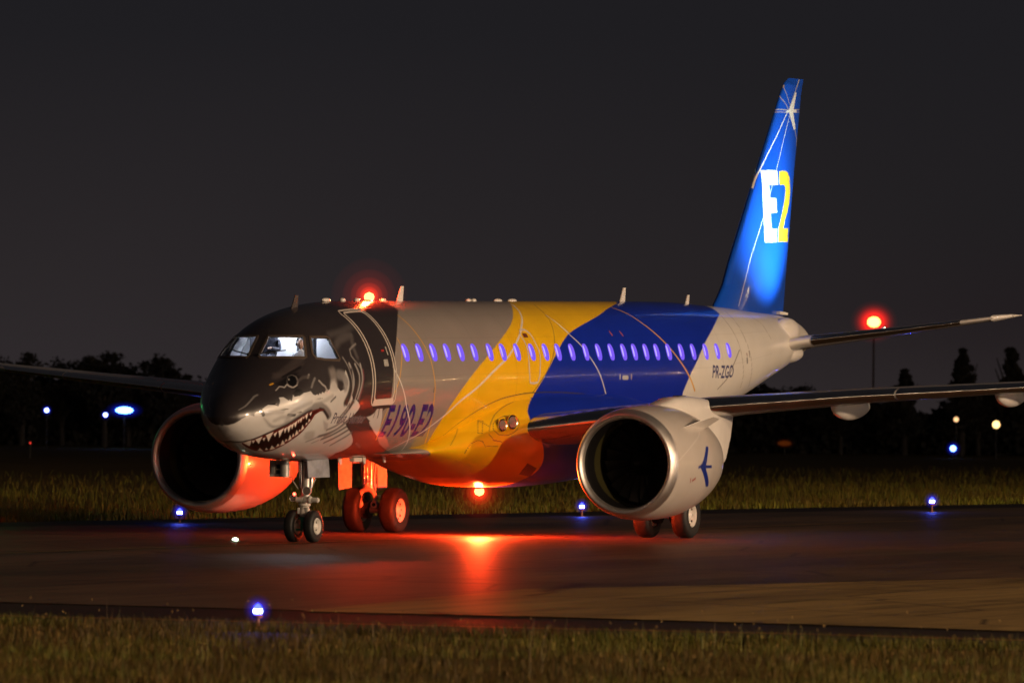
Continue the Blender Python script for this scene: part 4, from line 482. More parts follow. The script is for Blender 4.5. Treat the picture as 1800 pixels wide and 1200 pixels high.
for sy in (-1, 1):
    w = loft_wing(WS, sy, 'wing', M_grey, plane); tag(w, ('port' if sy < 0 else 'starboard')+' wing with polished leading edge')
    for a, b in ((1.72, 5.2), (5.23, 9.20), (9.24, 12.7), (12.74, 16.2)):
        loft_wing(interp_secs(WS, np.linspace(a, b, 6)), sy, 'slat', M_alu, w, x1=.10, scale=1.03, n=12)
    # flap-track fairings
    for y, s0, z0, L in ((7.5, 17.55, 2.83, 2.55), (11.05, 18.75, 3.10, 2.2), (14.0, 20.1, 3.28, 1.7)):
        if sy > 0: continue
        q = []
        for k in range(17):
            u = k/16; q.append((L*u, .30*(L/2.55)*math.sin(math.pi*u**.75)**.62 if 0 < k < 16 else 0.0))
        mb = MB().lathe((s0, sy*y, z0), (1, 0, -.03), q, 20)
        mb.v = [(p[0], sy*y+(p[1]-sy*y)*.72, z0+(p[2]-z0)*1.12) for p in mb.v]; mb.build('flap_track_fairing', M_cream, w)
ST = [(.3, 32.65, 3.98, 3.3, .11, -1), (1.0, 33.0, 4.16, 3.0, .11, -1), (3.5, 34.0, 4.48, 2.1, .10, -1), (5.6, 34.75, 4.78, 1.35, .09, -1), (6.04, 35.35, 4.85, .7, .08, -1)]
for sy in (-1, 1):
    t_ = loft_wing(ST, sy, 'tailplane', M_stab, plane, camber=-.005)
    loft_wing(interp_secs(ST, np.linspace(1.35, 4.9, 6)), sy, 'leading_edge', M_alu, t_, x1=.09, scale=1.04, n=12, camber=-.005)
    loft_wing(interp_secs(ST, np.linspace(.55, 1.32, 4)), sy, 'root_cuff', M_cream, t_, x1=.14, scale=1.06, n=12, camber=-.005)
    loft_wing([(5.62, 34.8, 4.785, 1.30, .12, -1), (6.0, 35.2, 4.845, .8, .10, -1), (6.10, 35.75, 4.86, .25, .06, -1)], sy, 'tip_cap', M_cream, t_, scale=1.1, camber=-.005)
    MB().ell((33.55, sy*.52, 4.42), (.85, .26, .36), 24, 14).build('root_bulge', M_cream, plane)
    MB().ell((33.75, sy*.42, 3.86), (1.2, .30, .26), 24, 14).build('root_bulge', M_cream, plane)
MB().lathe((36.1, 0, 4.24), (1, 0, .02), [(-.1, .14), (.22, .11), (.2, .08), (0, .07), (0, 0)], 20).build('exhaust_pipe', M_steel, plane)
# fin: painted grid on a lofted body
zf = np.linspace(4.6, 10.97, 430); xf = np.concatenate([np.linspace(0, .06, 30)**1.0, np.linspace(.06, 1, 230)[1:]]); ZF, XF = np.meshgrid(zf, xf, indexing='ij')
GF = finf(ZF, XF); SFn = GF[..., 0]; hw = -GF[..., 1]
Cn = np.zeros(ZF.shape+(3,)); Cn[:] = (.004, .068, .50)
def finp(ops):
    for o in ops:
        P = np.array(o[-1]); 
        if o[0] == 'L': a = 1-smooth01((segdist(SFn, ZF, P, False)-o[2]*.3+.008)/.016)
        else: a = inside(SFn, ZF, P).astype(float)
        a = a[..., None]*(o[3] if len(o) > 4 else 1); Cn[:] = Cn*(1-a)+np.array(o[1])*a
W_ = (.75, .74, .72); Gd = (.5, .42, .34)
finp(FINOPS)
Vp = np.stack([SFn, -hw, ZF], -1); Vs = np.stack([SFn, hw, ZF], -1); nn = Vp.shape[0]*Vp.shape[1]
Fp = gridfaces(*Vp.shape[:2]); V_ = np.concatenate([Vp.reshape(-1, 3), Vs.reshape(-1, 3)]); Cb = np.concatenate([Cn.reshape(-1, 3)]*2)
top = (Vp.shape[0]-1)*Vp.shape[1]; k_ = np.arange(Vp.shape[1]-1)
Ft = np.stack([top+k_, top+k_+1, nn+top+k_+1, nn+top+k_], -1)
fin = put('fin', npmesh('fin', V_, np.concatenate([Fp, Fp[:, ::-1]+nn, Ft]), Cb), M_paint, plane, sharp=50)
MB().prism([(34.15, 4.86), (34.72, 4.84), (34.74, 4.90), (34.15, 4.94)], 1, -.16, .16).build('rudder_foot', M_cream, plane, False)
# fin-root dorsal fairing, cream below the blue
# fin logo lamps on the tailplane roots
for sy in (-1, 1):
    h = MB().lathe((34.15, sy*3.0, 4.50), (-.1, -sy*.3, .4), [(0, .05), (.05, .06), (.07, .05), (.06, 0)], 12).build('logo_lamp', M_alu, plane)
    l = bpy.data.lights.new('logo_spot', 'SPOT'); l.energy = 5600; l.color = (.60, .97, 1.0); l.spot_size = R(76); l.spot_blend = 1.0; l.shadow_soft_size = .08
    lo = bpy.data.objects.new('logo_spot', l); COL.objects.link(lo); lo.parent = plane; p0 = Vector((34.15, sy*3.0, 4.72)); lo.location = p0
    lo.rotation_euler = (Vector((33.0, 0, 7.7))-p0).to_track_quat('-Z', 'Y').to_euler()
# ------------------------------------------------------------------ engines
M_duct = mat('olive acoustic liner', (.055, .05, .016), .5)
M_blade = mat('fan blade', (.10, .09, .085), .35, metal=.6)
for sy in (-1, 1):
    cy_ = sy*NY; eng = bpy.data.objects.new('engine', None); COL.objects.link(eng); eng.parent = plane; eng.location = (NS0, cy_, NZ); eng.empty_display_size = .2
    tag(eng, ('port' if sy < 0 else 'starboard')+' engine in its '+('cream' if sy < 0 else 'shaded')+' nacelle')
    xs = np.linspace(.25, 3.8, 200); an = np.linspace(0, 2*math.pi, 361); XN, AN = np.meshgrid(xs, an, indexing='ij')
    CN = np.zeros(XN.shape+(3,)); CN[:] = (.50, .455, .415); paint(CN, XN, AN, NAC, 1.25)
    G = nac(XN, AN)-np.array([NS0, -NY, NZ])
    if sy > 0: G = G*np.array([1, -1, 1])
    put('cowl', npmesh('cowl', G.reshape(-1, 3), gridfaces(200, 361), CN.reshape(-1, 3)), M_paint, eng, sharp=0)
    MB().lathe((0, 0, 0), (1, 0, 0), [(.15, .985), (.08, 1.0), (.03, 1.03), (.005, 1.06), (0, 1.08), (.012, 1.105), (.04, 1.128), (.1, 1.16), (.17, 1.182), (.25, 1.2005)], 96).build('intake_lip', M_lip, eng, sharp=0)
    MB().lathe((0, 0, 0), (1, 0, 0), [(.15, .985), (.45, .955), (.62, .945)], 72).build('intake_duct', M_dark, eng)
    MB().lathe((0, 0, 0), (1, 0, 0), [(.62, .945), (.95, .94)], 72).build('acoustic_liner', M_duct, eng)
    MB().lathe((0, 0, 0), (1, 0, 0), [(.95, .94), (1.34, .94)], 72).build('fan_case', M_dark, eng)
    MB().lathe((0, 0, 0), (1, 0, 0), [(1.34, .94), (1.34, 0)], 48).build('fan_backing', M_dark, eng)
    fb_ = MB()
    for k in range(20):
        a = 2*math.pi*k/20
        pts = []
        for r, tw, c in ((.28, 20, .16), (.5, 35, .22), (.7, 48, .27), (.9, 60, .30)):
            for q in (-.5, .5):
                dx = q*c*math.cos(R(tw)); da = q*c*math.sin(R(tw))/r+ (r-.28)*.18
                pts.append((1.18+dx, r*math.sin(a+da), r*math.cos(a+da)))
        for i in range(3): fb_.add([pts[2*i], pts[2*i+1], pts[2*i+3], pts[2*i+2]], [(0, 1, 2, 3)])
    fb_.build('fan', M_blade, eng, sharp=0)
    MB().lathe((0, 0, 0), (1, 0, 0), [(.72, 0), (.80, .07), (.95, .17), (1.12, .26), (1.3, .30)], 36).build('spinner', M_dark, eng)
    MB().lathe((0, 0, 0), (1, 0, 0), [(3.8, .92), (3.78, .905), (3.3, .95)], 72).build('nozzle', M_dark, eng)
    MB().lathe((0, 0, 0), (1, 0, 0), [(3.2, .66), (3.9, .60), (4.6, .44), (4.58, .42), (4.3, .40)], 48).build('core_cowl', M_steel, eng)
    MB().lathe((0, 0, 0), (1, 0, 0), [(4.2, .30), (4.7, .22), (5.15, 0)], 32).build('exhaust_cone', M_steel, eng)
    for a0, sg in ((.90, 1), (-.90, 1)):
        rr = lambda x: float(mono(np.array([x]), NX, NR)[0])
        st = MB(); L1 = [(.95, 0), (1.5, .20), (2.15, .42), (2.75, .40), (2.6, .12), (2.45, 0)]
        P = []
        for th_ in (-.006, .006):
            for x, h in L1: r = rr(x)-.03+h; a = a0+th_+ (.0); P.append((x, sy*r*math.sin(a), r*math.cos(a)))
        n_ = len(L1); st.add(P, [tuple(range(n_)), tuple(range(2*n_-1, n_-1, -1))]+[(i, (i+1) % n_, n_+(i+1) % n_, n_+i) for i in range(n_)]); st.build('strake', M_cream, eng, False)
    # pylon
    ps = np.array([11.2, 11.7, 12.3, 13.0, 13.8, 14.6, 15.4, 16.0, 16.4, 16.8, 17.1])
    pt = np.array([2.66, 2.80, 2.93, 3.04, 3.07, 3.02, 2.95, 2.88, 2.80, 2.70, 2.62]); pb = np.array([2.5, 2.4, 2.3, 2.2, 2.0, 1.8, 1.6, 1.46, 1.50, 1.98, 2.5]); pw = np.array([.03, .16, .25, .30, .32, .30, .26, .20, .15, .09, .03])
    sP = np.linspace(11.2, 17.1, 60); V = []; m_ = 24
    for s_ in sP:
        zt_, zb_, w_ = (float(np.interp(s_, ps, a)) for a in (pt, pb, pw))
        for k in range(m_):
            a = 2*math.pi*k/m_; ca, sa_ = math.cos(a), math.sin(a)
            V.append((s_-NS0, w_*math.copysign(abs(sa_)**.55, sa_), (zt_+zb_)/2+(zt_-zb_)/2*math.copysign(abs(ca)**.55, ca)-NZ))
    MB().add(V, [(i*m_+k, i*m_+(k+1) % m_, (i+1)*m_+(k+1) % m_, (i+1)*m_+k) for i in range(59) for k in range(m_)]).build('pylon', M_cream, eng, sharp=60)
    MB().box((3.4, -.0, 1.435), (.5, .12, .05)).build('pylon_vent', M_dark, eng, False)
# ------------------------------------------------------------------ landing gear
def wheel(parent, c, r, w, out, rimr):
    wl = bpy.data.objects.new('wheel', None); COL.objects.link(wl); wl.parent = parent; wl.location = c; wl.empty_display_size = .1
    h = w/2; q = [(-h*.55, rimr), (-h*.9, rimr+.02), (-h, (r+rimr)/2), (-h*.93, r*.90), (-h*.72, r*.975), (-h*.4, r*.997), (0, r), (h*.4, r*.997), (h*.72, r*.975), (h*.93, r*.90), (h, (r+rimr)/2), (h*.9, rimr+.02), (h*.55, rimr)]
    MB().lathe((0, 0, 0), (0, 1, 0), q, 56).build('tyre', M_black, wl, sharp=50)
    for g in (-.3, 0, .3):
        pass
    rm = MB()
    for d in (-1, 1):
        rm.lathe((0, d*h*.60, 0), (0, d, 0), [(.03, rimr+.012), (.05, rimr-.004), (.03, rimr-.02), (-.05, rimr-.045), (-.06, rimr*.62), (-.01, rimr*.45), (.02, rimr*.30), (.035, rimr*.2), (.03, 0)], 40)
    rim = rm.build('rim', M_rim, wl)
    bo = MB()
    for k in range(9):
        a = 2*math.pi*k/9
        for d in (-1, 1): bo.lathe((rimr*.78*math.cos(a), d*(h*.60-.035), rimr*.78*math.sin(a)), (0, d, 0), [(0, .028), (.008, .026), (.008, 0)], 10)
    bo.build('rim_hole', M_dark, wl); return wl
ng = bpy.data.objects.new('nose_gear', None); COL.objects.link(ng); ng.parent = plane; ng.location = (4.7, 0, .3); ng.empty_display_size = .2
def L(p): return (p[0]-4.7, p[1], p[2]-.3)
for y in (-.235, .225): wheel(ng, (0, y, .03), .345, .21, 1, .17)
MB().cyl(L((4.7, -.24, .33)), L((4.7, .24, .33)), .045).build('axle', M_steel, ng)
MB().cyl(L((4.72, 0, .40)), L((4.80, 0, .95)), .055).build('piston', M_alu, ng)
MB().cyl(L((4.80, 0, .90)), L((4.95, 0, 1.9)), .10).cyl(L((4.80, 0, .86)), L((4.80, 0, .98)), .125).build('strut', M_steel, ng)
MB().cyl(L((4.84, -.11, 1.15)), L((4.9, -.14, 1.85)), .045).cyl(L((4.84, .11, 1.15)), L((4.9, .16, 1.85)), .055).cyl(L((4.9, .0, 1.1)), L((5.7, 0, 1.8)), .04).build('side_brace', M_alu, ng)
MB().cyl(L((4.66, -.36, .895)), L((4.66, -.04, .895)), .055).cyl(L((4.66, -.02, .895)), L((4.66, .14, .895)), .06).ell(L((4.66, -.17, .90)), (.07, .07, .085)).cyl(L((4.66, -.38, .895)), L((4.66, -.34, .895)), .04).build('steering_cylinder', M_gearw, ng)
MB().lathe(L((4.72, -.02, .68)), (0, 0, 1), [(-.14, 0), (-.14, .10), (-.08, .13), (0, .12), (.06, .09), (.10, .14), (.14, .12), (.14, 0)], 20).box(L((4.64, -.12, .66)), (.08, .06, .16)).box(L((4.64, .08, .66)), (.08, .05, .13)).build('collar', M_gearw, ng, bevel=.008)
MB().box(L((4.60, -.0, .50)), (.05, .16, .05)).box(L((4.58, -.02, .38)), (.05, .05, .28)).box(L((4.58, .06, .26)), (.05, .22, .05)).box(L((4.58, -.05, .44)), (.06, .10, .04)).build('torque_link', M_teal, ng, bevel=.006)
for y, z, r in ((-.10, 1.09, .095), (.22, .93, .075)):
    h = MB().lathe(L((4.72, y, z)), (-1, -.1, 0), [(0, r*.5), (.02, r*.95), (.10, r), (.115, r*.95), (.11, r*.88)], 24).build('taxi_lamp', M_steel, ng); MB().lathe(L((4.72, y, z)), (-1, -.1, 0), [(.112, 0), (.105, r*.9)], 24).build('lens', M_lens, h)
def redlamp(p, parent, loc, r, pw):
    h = MB().lathe(loc, (-1, 0, 0), [(0, r*1.3), (.02, r*1.3), (.02, r)], 12).build('marker_lamp', M_steel, parent); MB().lathe(loc, (-1, 0, 0), [(.02, r), (.035, r*.7), (.045, 0)], 12).build('lens', M_redlens, h)
redlamp(None, ng, L((4.62, .17, 1.02)), .035, 3)
MB().tube([L((4.68, .30, 1.38)), L((4.70, .12, 1.12))], .012).tube([L((4.9, -.2, 1.35)), L((4.85, -.1, 1.1))], .012).build('door_rod', M_steel, ng)
# doors: curved plates at the bay edges
def plate(pts, th, name, material, parent, bevel=.006):
    a, b, c, d = [Vector(p) for p in pts]; n = (b-a).cross(d-a).normalized()*th; v = [a, b, c, d, a+n, b+n, c+n, d+n]
    return MB().add(v, [(0, 1, 2, 3), (7, 6, 5, 4), (0, 1, 5, 4), (1, 2, 6, 5), (2, 3, 7, 6), (3, 0, 4, 7)]).build(name, material, parent, False, bevel=bevel)
M_doorp = mat('grey nose gear door paint', (.30, .31, .36), .28, coat=.5, noise=.55, nscale=4)
plate([L((4.60, -.13, 1.78)), L((5.35, -.30, 1.78)), L((5.35, -.34, 1.37)), L((4.60, -.16, 1.37))], .025, 'gear_door', M_doorp, ng)
plate([L((4.60, .76, 1.74)), L((4.62, .44, 1.74)), L((4.62, .44, 1.38)), L((4.60, .76, 1.38))], .02, 'gear_door', M_gearw, ng)
MB().box(L((4.66, .60, 1.56)), (.05, .30, .30)).box(L((4.60, .66, 1.57)), (.06, .09, .24)).build('door_hinge_box', M_steel, ng, False, bevel=.008)
MB().box(L((4.585, .545, 1.60)), (.03, .075, .085)).box(L((4.585, .545, 1.49)), (.03, .075, .085)).build('hinge_recess', M_dark, ng, False)
MB().lathe(L((4.62, .40, 1.56)), (0, 0, 1), [(-.18, 0), (-.18, .11), (.18, .11), (.18, 0)], 20).build('actuator_can', M_steel, ng)
MB().box(L((5.0, 0, 1.76)), (1.3, .34, .05)).build('gear_bay', M_dark, ng, False)
for sy in (-1, 1):
    mg = bpy.data.objects.new('main_gear', None); COL.objects.link(mg); mg.parent = plane; mg.location = (16.95, sy*3.66, .27); mg.empty_display_size = .2
    tag(mg, ('port' if sy < 0 else 'starboard')+' main landing gear')
    for dy in (-.47, .47): wheel(mg, (0, dy, 0), .525, .40, 1, .27)
    MB().cyl((0, -.47, 0), (0, .47, 0), .08).build('axle', M_steel, mg)
    for dy in (-.22, .22): MB().cyl((0, dy-.09, 0), (0, dy+.09, 0), .2, n=24).build('brake_pack', M_dark, mg)
    k0 = len(bpy.data.objects); LEG = bpy.data.objects.new('leg', None); COL.objects.link(LEG); LEG.parent = mg; LEG.location = (0, sy*.13, 0)
    MB().cyl((-.05, 0, .42), (.02, 0, 2.1), .15, .15, 20).cyl((-.05, 0, .52), (-.05, 0, .60), .17, .17, 20).cyl((-.02, 0, 1.0), (-.02, 0, 1.08), .175, .175, 20).build('strut', M_gearw, LEG)
    ar = MB(); pr = []
    for k in range(13):
        a = R(-25+230*k/12); pr.append((-.20, .205*math.cos(a), .28+.205*math.sin(a)))
    ar.tube(pr, .058, 12)
    for p in pr: ar.ell(p, (.058, .058, .058), 12, 8)
    ar.cyl((-.28, .20, .13), (-.12, .20, .13), .085).cyl((-.28, -.20, .13), (-.12, -.20, .13), .085).build('trailing_fork', M_gearw, LEG)
    MB().lathe((-.285, -.20, .13), (-1, 0, 0), [(0, .045), (.006, .04), (.006, 0)], 16).lathe((-.285, .20, .13), (-1, 0, 0), [(0, .045), (.006, .04), (.006, 0)], 16).build('pivot_cap', M_dark, LEG)
    MB().cyl((-.17, .02, .55), (-.17, .02, 1.0), .035).cyl((-.17, -.08, .60), (-.17, -.10, 1.45), .022).cyl((-.17, .09, .62), (-.17, .09, 1.2), .016).box((-.18, 0, .82), (.08, .16, .06)).box((-.18, -.02, .66), (.07, .12, .05)).build('shock_absorber', M_alu, LEG, bevel=.004)
    MB().cyl((-.03, -sy*.1, 1.15), (.05, -sy*1.25, 1.75), .055).cyl((-.05, .08, 1.12), (-.09, .42, 1.10), .02).build('side_stay', M_gearw, LEG)
    MB().tube([(-.14, -.16, 1.5), (-.20, -.20, 1.1), (-.18, -.14, .7), (-.16, -.18, .35)], .012).tube([(-.14, .13, 1.45), (-.21, .15, .95), (-.2, .1, .6)], .010).build('hydraulic_hose', M_dark, LEG)
    for o1, o2, zl1, zl2, xo in ((.84, .56, .46, .52, 0), (.02, -.16, .42, .50, .42)):
        plate([(xo-.32, sy*o1 if sy > 0 else -.84+(.84-o1), 1.7), (xo-.12, sy*o2 if sy > 0 else -.84+(.84-o2), 1.7), (xo-.12, sy*o2 if sy > 0 else -.84+(.84-o2), zl2), (xo-.30, (sy*o1 if sy > 0 else -.84+(.84-o1))-.02, zl1)], .02, 'gear_door', M_gearw, mg)
    # soft torque arm
    MB().box((.16, 0, .3), (.26, .07, .09)).build('torque_link', M_steel, mg, bevel=.01)
# small probes near the nose
for s, t in ((1.35, 1.35), (1.6, 1.6), (2.0, 1.75), (2.6, 1.6)):
    p = fus(np.array([s]), np.array([t]))[0]; MB().cyl(p, (p[0]-.12, p[1]-.10, p[2]), .012, .008, 8).build('probe', M_alu, plane)
redlamp(None, plane, tuple(fus(np.array([3.0]), np.array([2.75]))[0]+np.array([0, -.01, -.02])), .03, 2)
# wing tip navigation lamps
for sy, c in ((-1, (1, .05, .03)), (1, (.05, 1, .25))):
    MB().ell((21.35, sy*16.95, 3.64), (.14, .05, .05)).build('navigation_lamp', glow('nav lens', c, 12), plane)
    l = bpy.data.lights.new('nav', 'POINT'); l.energy = 25; l.color = c; lo = bpy.data.objects.new('nav_light', l); COL.objects.link(lo); lo.parent = plane; lo.location = (20.9, sy*16.9, 3.45)
# ------------------------------------------------------------------ the crew on the flight deck
M_skin = mat('skin', (.42, .22, .14), .5); M_shirt = mat('white pilot shirt', (.7, .72, .78), .8); M_hair = mat('dark hair', (.012, .010, .010), .7); M_jack = mat('dark navy jacket', (.02, .02, .035), .8)
def skin_mesh(name, verts, edges, radii, material, parent, sub=2):
    me = bpy.data.meshes.new(name); me.from_pydata(verts, edges, []); o = bpy.data.objects.new(name, me); COL.objects.link(o)
    m = o.modifiers.new('s', 'SKIN')
    for i, r in enumerate(radii): me.skin_vertices[0].data[i].radius = (r, r) if not isinstance(r, tuple) else r
    me.skin_vertices[0].data[0].use_root = True
    o.modifiers.new('u', 'SUBSURF').levels = sub; o.modifiers['u'].render_levels = sub
    bpy.context.view_layer.update(); nm = bpy.data.meshes.new_from_object(o.evaluated_get(bpy.context.evaluated_depsgraph_get()))
    bpy.data.objects.remove(o); return put(name, nm, material, parent, sharp=0)
def pilot(y, z, label, turn, jacket):
    # local frame: origin at the seat cushion, -x is forward
    p = empty('person'); p.matrix_world = PM4 @ Matrix.Translation((3.42, y, z)) @ Matrix.Rotation(0, 4, 'Z')
    tag(p, label, 'person', 'crew on the flight deck')
    V = [(0, 0, .08), (-.01, 0, .28), (-.02, 0, .40), (-.02, 0, .47), (-.03, 0, .53),  # pelvis spine neck
         (-.02, .17, .40), (-.06, .24, .20), (-.28, .20, .16), (-.36, .18, .17),
         (-.02, -.17, .40), (-.06, -.24, .20), (-.26, -.20, .22), (-.34, -.17, .24),
         (-.10, .10, .05), (-.42, .12, .03), (-.44, .12, -.12), (-.10, -.10, .05), (-.42, -.12, .03), (-.44, -.12, -.12)]
    E = [(0, 1), (1, 2), (2, 3), (3, 4), (2, 5), (5, 6), (6, 7), (7, 8), (2, 9), (9, 10), (10, 11), (11, 12), (0, 13), (13, 14), (14, 15), (0, 16), (16, 17), (17, 18)]
    Rr = [.15, .14, .13, .055, .05, .065, .05, .036, .028, .065, .05, .036, .028, .085, .06, .05, .085, .06, .05]
    skin_mesh('body', V, E, Rr, M_jack if jacket else M_shirt, p)
    rot = Matrix.Rotation(turn, 3, 'Z'); hc = Vector((-.045, 0, .63))
    def H(q): return tuple(hc+rot @ Vector(q))
    hd = MB().ell((0, 0, 0), (.095, .075, .115), 24, 16); hd.v = [H((x*(1-.12*max(0, -z/.115))-.008, y_*(1-.22*max(0, -z/.115)), z)) for x, y_, z in hd.v]
    for n_ in (((-.095, 0, -.005), (.022, .013, .026)), ((-.080, 0, -.052), (.016, .024, .010)), ((0, .076, -.01), (.018, .010, .028)), ((0, -.076, -.01), (.018, .010, .028))):
        q = MB().ell(n_[0], n_[1], 10, 8); q.v = [H(v) for v in q.v]; hd.add(q.v, q.f)
    hd.build('head', M_skin, p, sharp=0)
    hr = MB().ell((.012, 0, .022), (.095, .082, .108), 24, 12); hr.v = [H(v) for v in hr.v if True]
    hr.f = [f for f in hr.f if all((rot.transposed() @ (Vector(hr.v[i])-hc)).z > -.02 and (rot.transposed() @ (Vector(hr.v[i])-hc)).x > -.078+.0*i for i in f)]; hr.build('hair', M_hair, p)
    ev = MB()
    for s_ in (-1, 1): q = MB().ell((-.088, s_*.030, .012), (.008, .013, .007), 8, 6); q.v = [H(v) for v in q.v]; ev.add(q.v, q.f)
    ev.build('eyes', M_hair, p)
    hs = MB(); pts = [H((0, .092*math.cos(a), .03+.108*math.sin(a))) for a in np.linspace(0, math.pi, 12)]; hs.tube(pts, .009)
    for s_ in (-1, 1): q = MB().lathe((0, s_*.078, -.005), (0, s_, 0), [(0, .036), (.03, .034), (.034, 0)], 14); q.v = [H(v) for v in q.v]; hs.add(q.v, q.f)
    hs.tube([H((0, -.09, -.02)), H((-.06, -.07, -.05)), H((-.10, -.03, -.055))], .005); hs.build('headset', M_hair, p)
    for s_, base in ((1, V[8]), (-1, V[12])):
        b = Vector(base); hv = [tuple(b), tuple(b+Vector((-.05, 0, .0)))]; he = [(0, 1)]; hrr = [(.026, .02), (.034, .016)]
        for k, (dy, ln) in enumerate(((-.030, .030), (-.010, .036), (.010, .034), (.029, .027))):
            i = len(hv); q = b+Vector((-.075, dy, .0)); hv += [tuple(q), tuple(q+Vector((-ln, 0, -.010))), tuple(q+Vector((-ln*1.35, 0, -.034)))]; he += [(1, i), (i, i+1), (i+1, i+2)]; hrr += [.0095, .0085, .0075]
        i = len(hv); q = b+Vector((-.035, -s_*.032, 0)); hv += [tuple(q), tuple(q+Vector((-.022, -s_*.022, -.006))), tuple(q+Vector((-.040, -s_*.024, -.014)))]; he += [(0, i), (i, i+1), (i+1, i+2)]; hrr += [.012, .010, .009]
        skin_mesh('hand', hv, he, hrr, M_skin, p, 1)
    return p
pilot(-.52, 3.62, 'pilot seated behind the wide port windshield, dark hair and headset, white shirt', .35, False)
pilot(.20, 3.93, 'crew member in a dark jacket leaning between the cockpit seats, seen through the windshield', -.2, True)
# ------------------------------------------------------------------ ground
def sheet(name, poly, z, material, sub=None):
    return tag(MB().add([(x, y, z) for x, y in poly], [tuple(range(len(poly)))]).build(name, material, None, False), kind='structure')
def ground_mat(name, c1, c2, rough, scale=(1, 1, 1), bump=.4, bscale=40, rv=.08, streak=None, spec=.5, marks=0):
    m = bpy.data.materials.new(name); m.use_nodes = True; t = m.node_tree; b = t.nodes['Principled BSDF']; N = t.nodes.new; Lk = t.links.new
    tcn = N('ShaderNodeTexCoord'); mp = N('ShaderNodeMapping'); mp.inputs['Scale'].default_value = scale; mp.inputs['Rotation'].default_value = (0, 0, R(20)); Lk(tcn.outputs['Object'], mp.inputs[0])
    n1 = N('ShaderNodeTexNoise'); n1.inputs['Scale'].default_value = .12; n1.inputs['Detail'].default_value = 9; n1.inputs['Roughness'].default_value = .62; Lk(mp.outputs[0], n1.inputs['Vector'])
    r1 = N('ShaderNodeValToRGB'); r1.color_ramp.elements[0].position = .35; r1.color_ramp.elements[1].position = .68; r1.color_ramp.elements[0].color = (*c1, 1); r1.color_ramp.elements[1].color = (*c2, 1)
    Lk(n1.outputs['Fac'], r1.inputs[0]); Lk(r1.outputs[0], b.inputs['Base Color']); b.inputs['Specular IOR Level'].default_value = spec
    mr = N('ShaderNodeMapRange'); mr.inputs[3].default_value = rough-rv; mr.inputs[4].default_value = rough+rv; Lk(n1.outputs['Fac'], mr.inputs[0]); Lk(mr.outputs[0], b.inputs['Roughness'])
    if marks:
        mp2 = N('ShaderNodeMapping'); mp2.inputs['Scale'].default_value = (.12, 1.6, 1); mp2.inputs['Rotation'].default_value = (0, 0, R(66)); Lk(tcn.outputs['Object'], mp2.inputs[0])
        n5 = N('ShaderNodeTexNoise'); n5.inputs['Scale'].default_value = 1.1; n5.inputs['Detail'].default_value = 10; n5.inputs['Roughness'].default_value = .7; Lk(mp2.outputs[0], n5.inputs['Vector'])
        r5 = N('ShaderNodeValToRGB'); r5.color_ramp.elements[0].position = .36; r5.color_ramp.elements[0].color = (marks, marks, marks, 1); r5.color_ramp.elements[1].position = .52; r5.color_ramp.elements[1].color = (1, 1, 1, 1); Lk(n5.outputs['Fac'], r5.inputs[0])
        vo = N('ShaderNodeTexVoronoi'); vo.feature = 'DISTANCE_TO_EDGE'; vo.inputs['Scale'].default_value = .16; Lk(tcn.outputs['Object'], vo.inputs['Vector'])
        r6 = N('ShaderNodeValToRGB'); r6.color_ramp.elements[0].position = .0; r6.color_ramp.elements[0].color = (.25, .25, .25, 1); r6.color_ramp.elements[1].position = .012; r6.color_ramp.elements[1].color = (1, 1, 1, 1); Lk(vo.outputs['Distance'], r6.inputs[0])
        m5 = N('ShaderNodeMix'); m5.data_type = 'RGBA'; m5.blend_type = 'MULTIPLY'; m5.inputs[0].default_value = 1; Lk(r1.outputs[0], m5.inputs[6]); Lk(r5.outputs[0], m5.inputs[7])
        m6 = N('ShaderNodeMix'); m6.data_type = 'RGBA'; m6.blend_type = 'MULTIPLY'; m6.inputs[0].default_value = 1; Lk(m5.outputs[2], m6.inputs[6]); Lk(r6.outputs[0], m6.inputs[7]); Lk(m6.outputs[2], b.inputs['Base Color'])
    n2 = N('ShaderNodeTexNoise'); n2.inputs['Scale'].default_value = bscale; n2.inputs['Detail'].default_value = 3; Lk(tcn.outputs['Object'], n2.inputs['Vector'])
    n3 = N('ShaderNodeTexNoise'); n3.inputs['Scale'].default_value = .5; n3.inputs['Detail'].default_value = 3; Lk(tcn.outputs['Object'], n3.inputs['Vector'])
    ad = N('ShaderNodeMath'); ad.operation = 'MULTIPLY_ADD'; ad.inputs[1].default_value = 1.5; Lk(n3.outputs['Fac'], ad.inputs[0]); Lk(n2.outputs['Fac'], ad.inputs[2])
    bp = N('ShaderNodeBump'); bp.inputs['Strength'].default_value = bump; bp.inputs['Distance'].default_value = .01; Lk(ad.outputs[0], bp.inputs['Height']); Lk(bp.outputs[0], b.inputs['Normal'])
    return m
M_turf = ground_mat('turf soil', (.070, .042, .007), (.12, .075, .013), .9, bump=1, spec=.1)
M_asph = ground_mat('taxiway asphalt', (.050, .034, .020), (.13, .080, .045), .50, scale=(.5, 2.2, 1), bump=.35, spec=.16, marks=.55)
M_shld = ground_mat('dark shoulder asphalt', (.012, .008, .006), (.030, .020, .013), .55, spec=.15)
M_conc = ground_mat('worn pale concrete', (.15, .095, .030), (.30, .195, .065), .55, scale=(.35, 3.0, 1), bump=.3, spec=.2, marks=.45)
sheet('ground', [(-900, -2500), (4500, -2500), (4500, 2500), (-900, 2500)], -.03, M_turf)
sheet('taxiway', [(-36.2, 20.8), (-35.5, 5), (-36.6, -13), (-36.9, -18), (-37.3, -23), (-38.1, -28), (-39.2, -33), (-60, -200), (700, -200), (700, -64.6), (20, 15.0)], 0, M_asph)
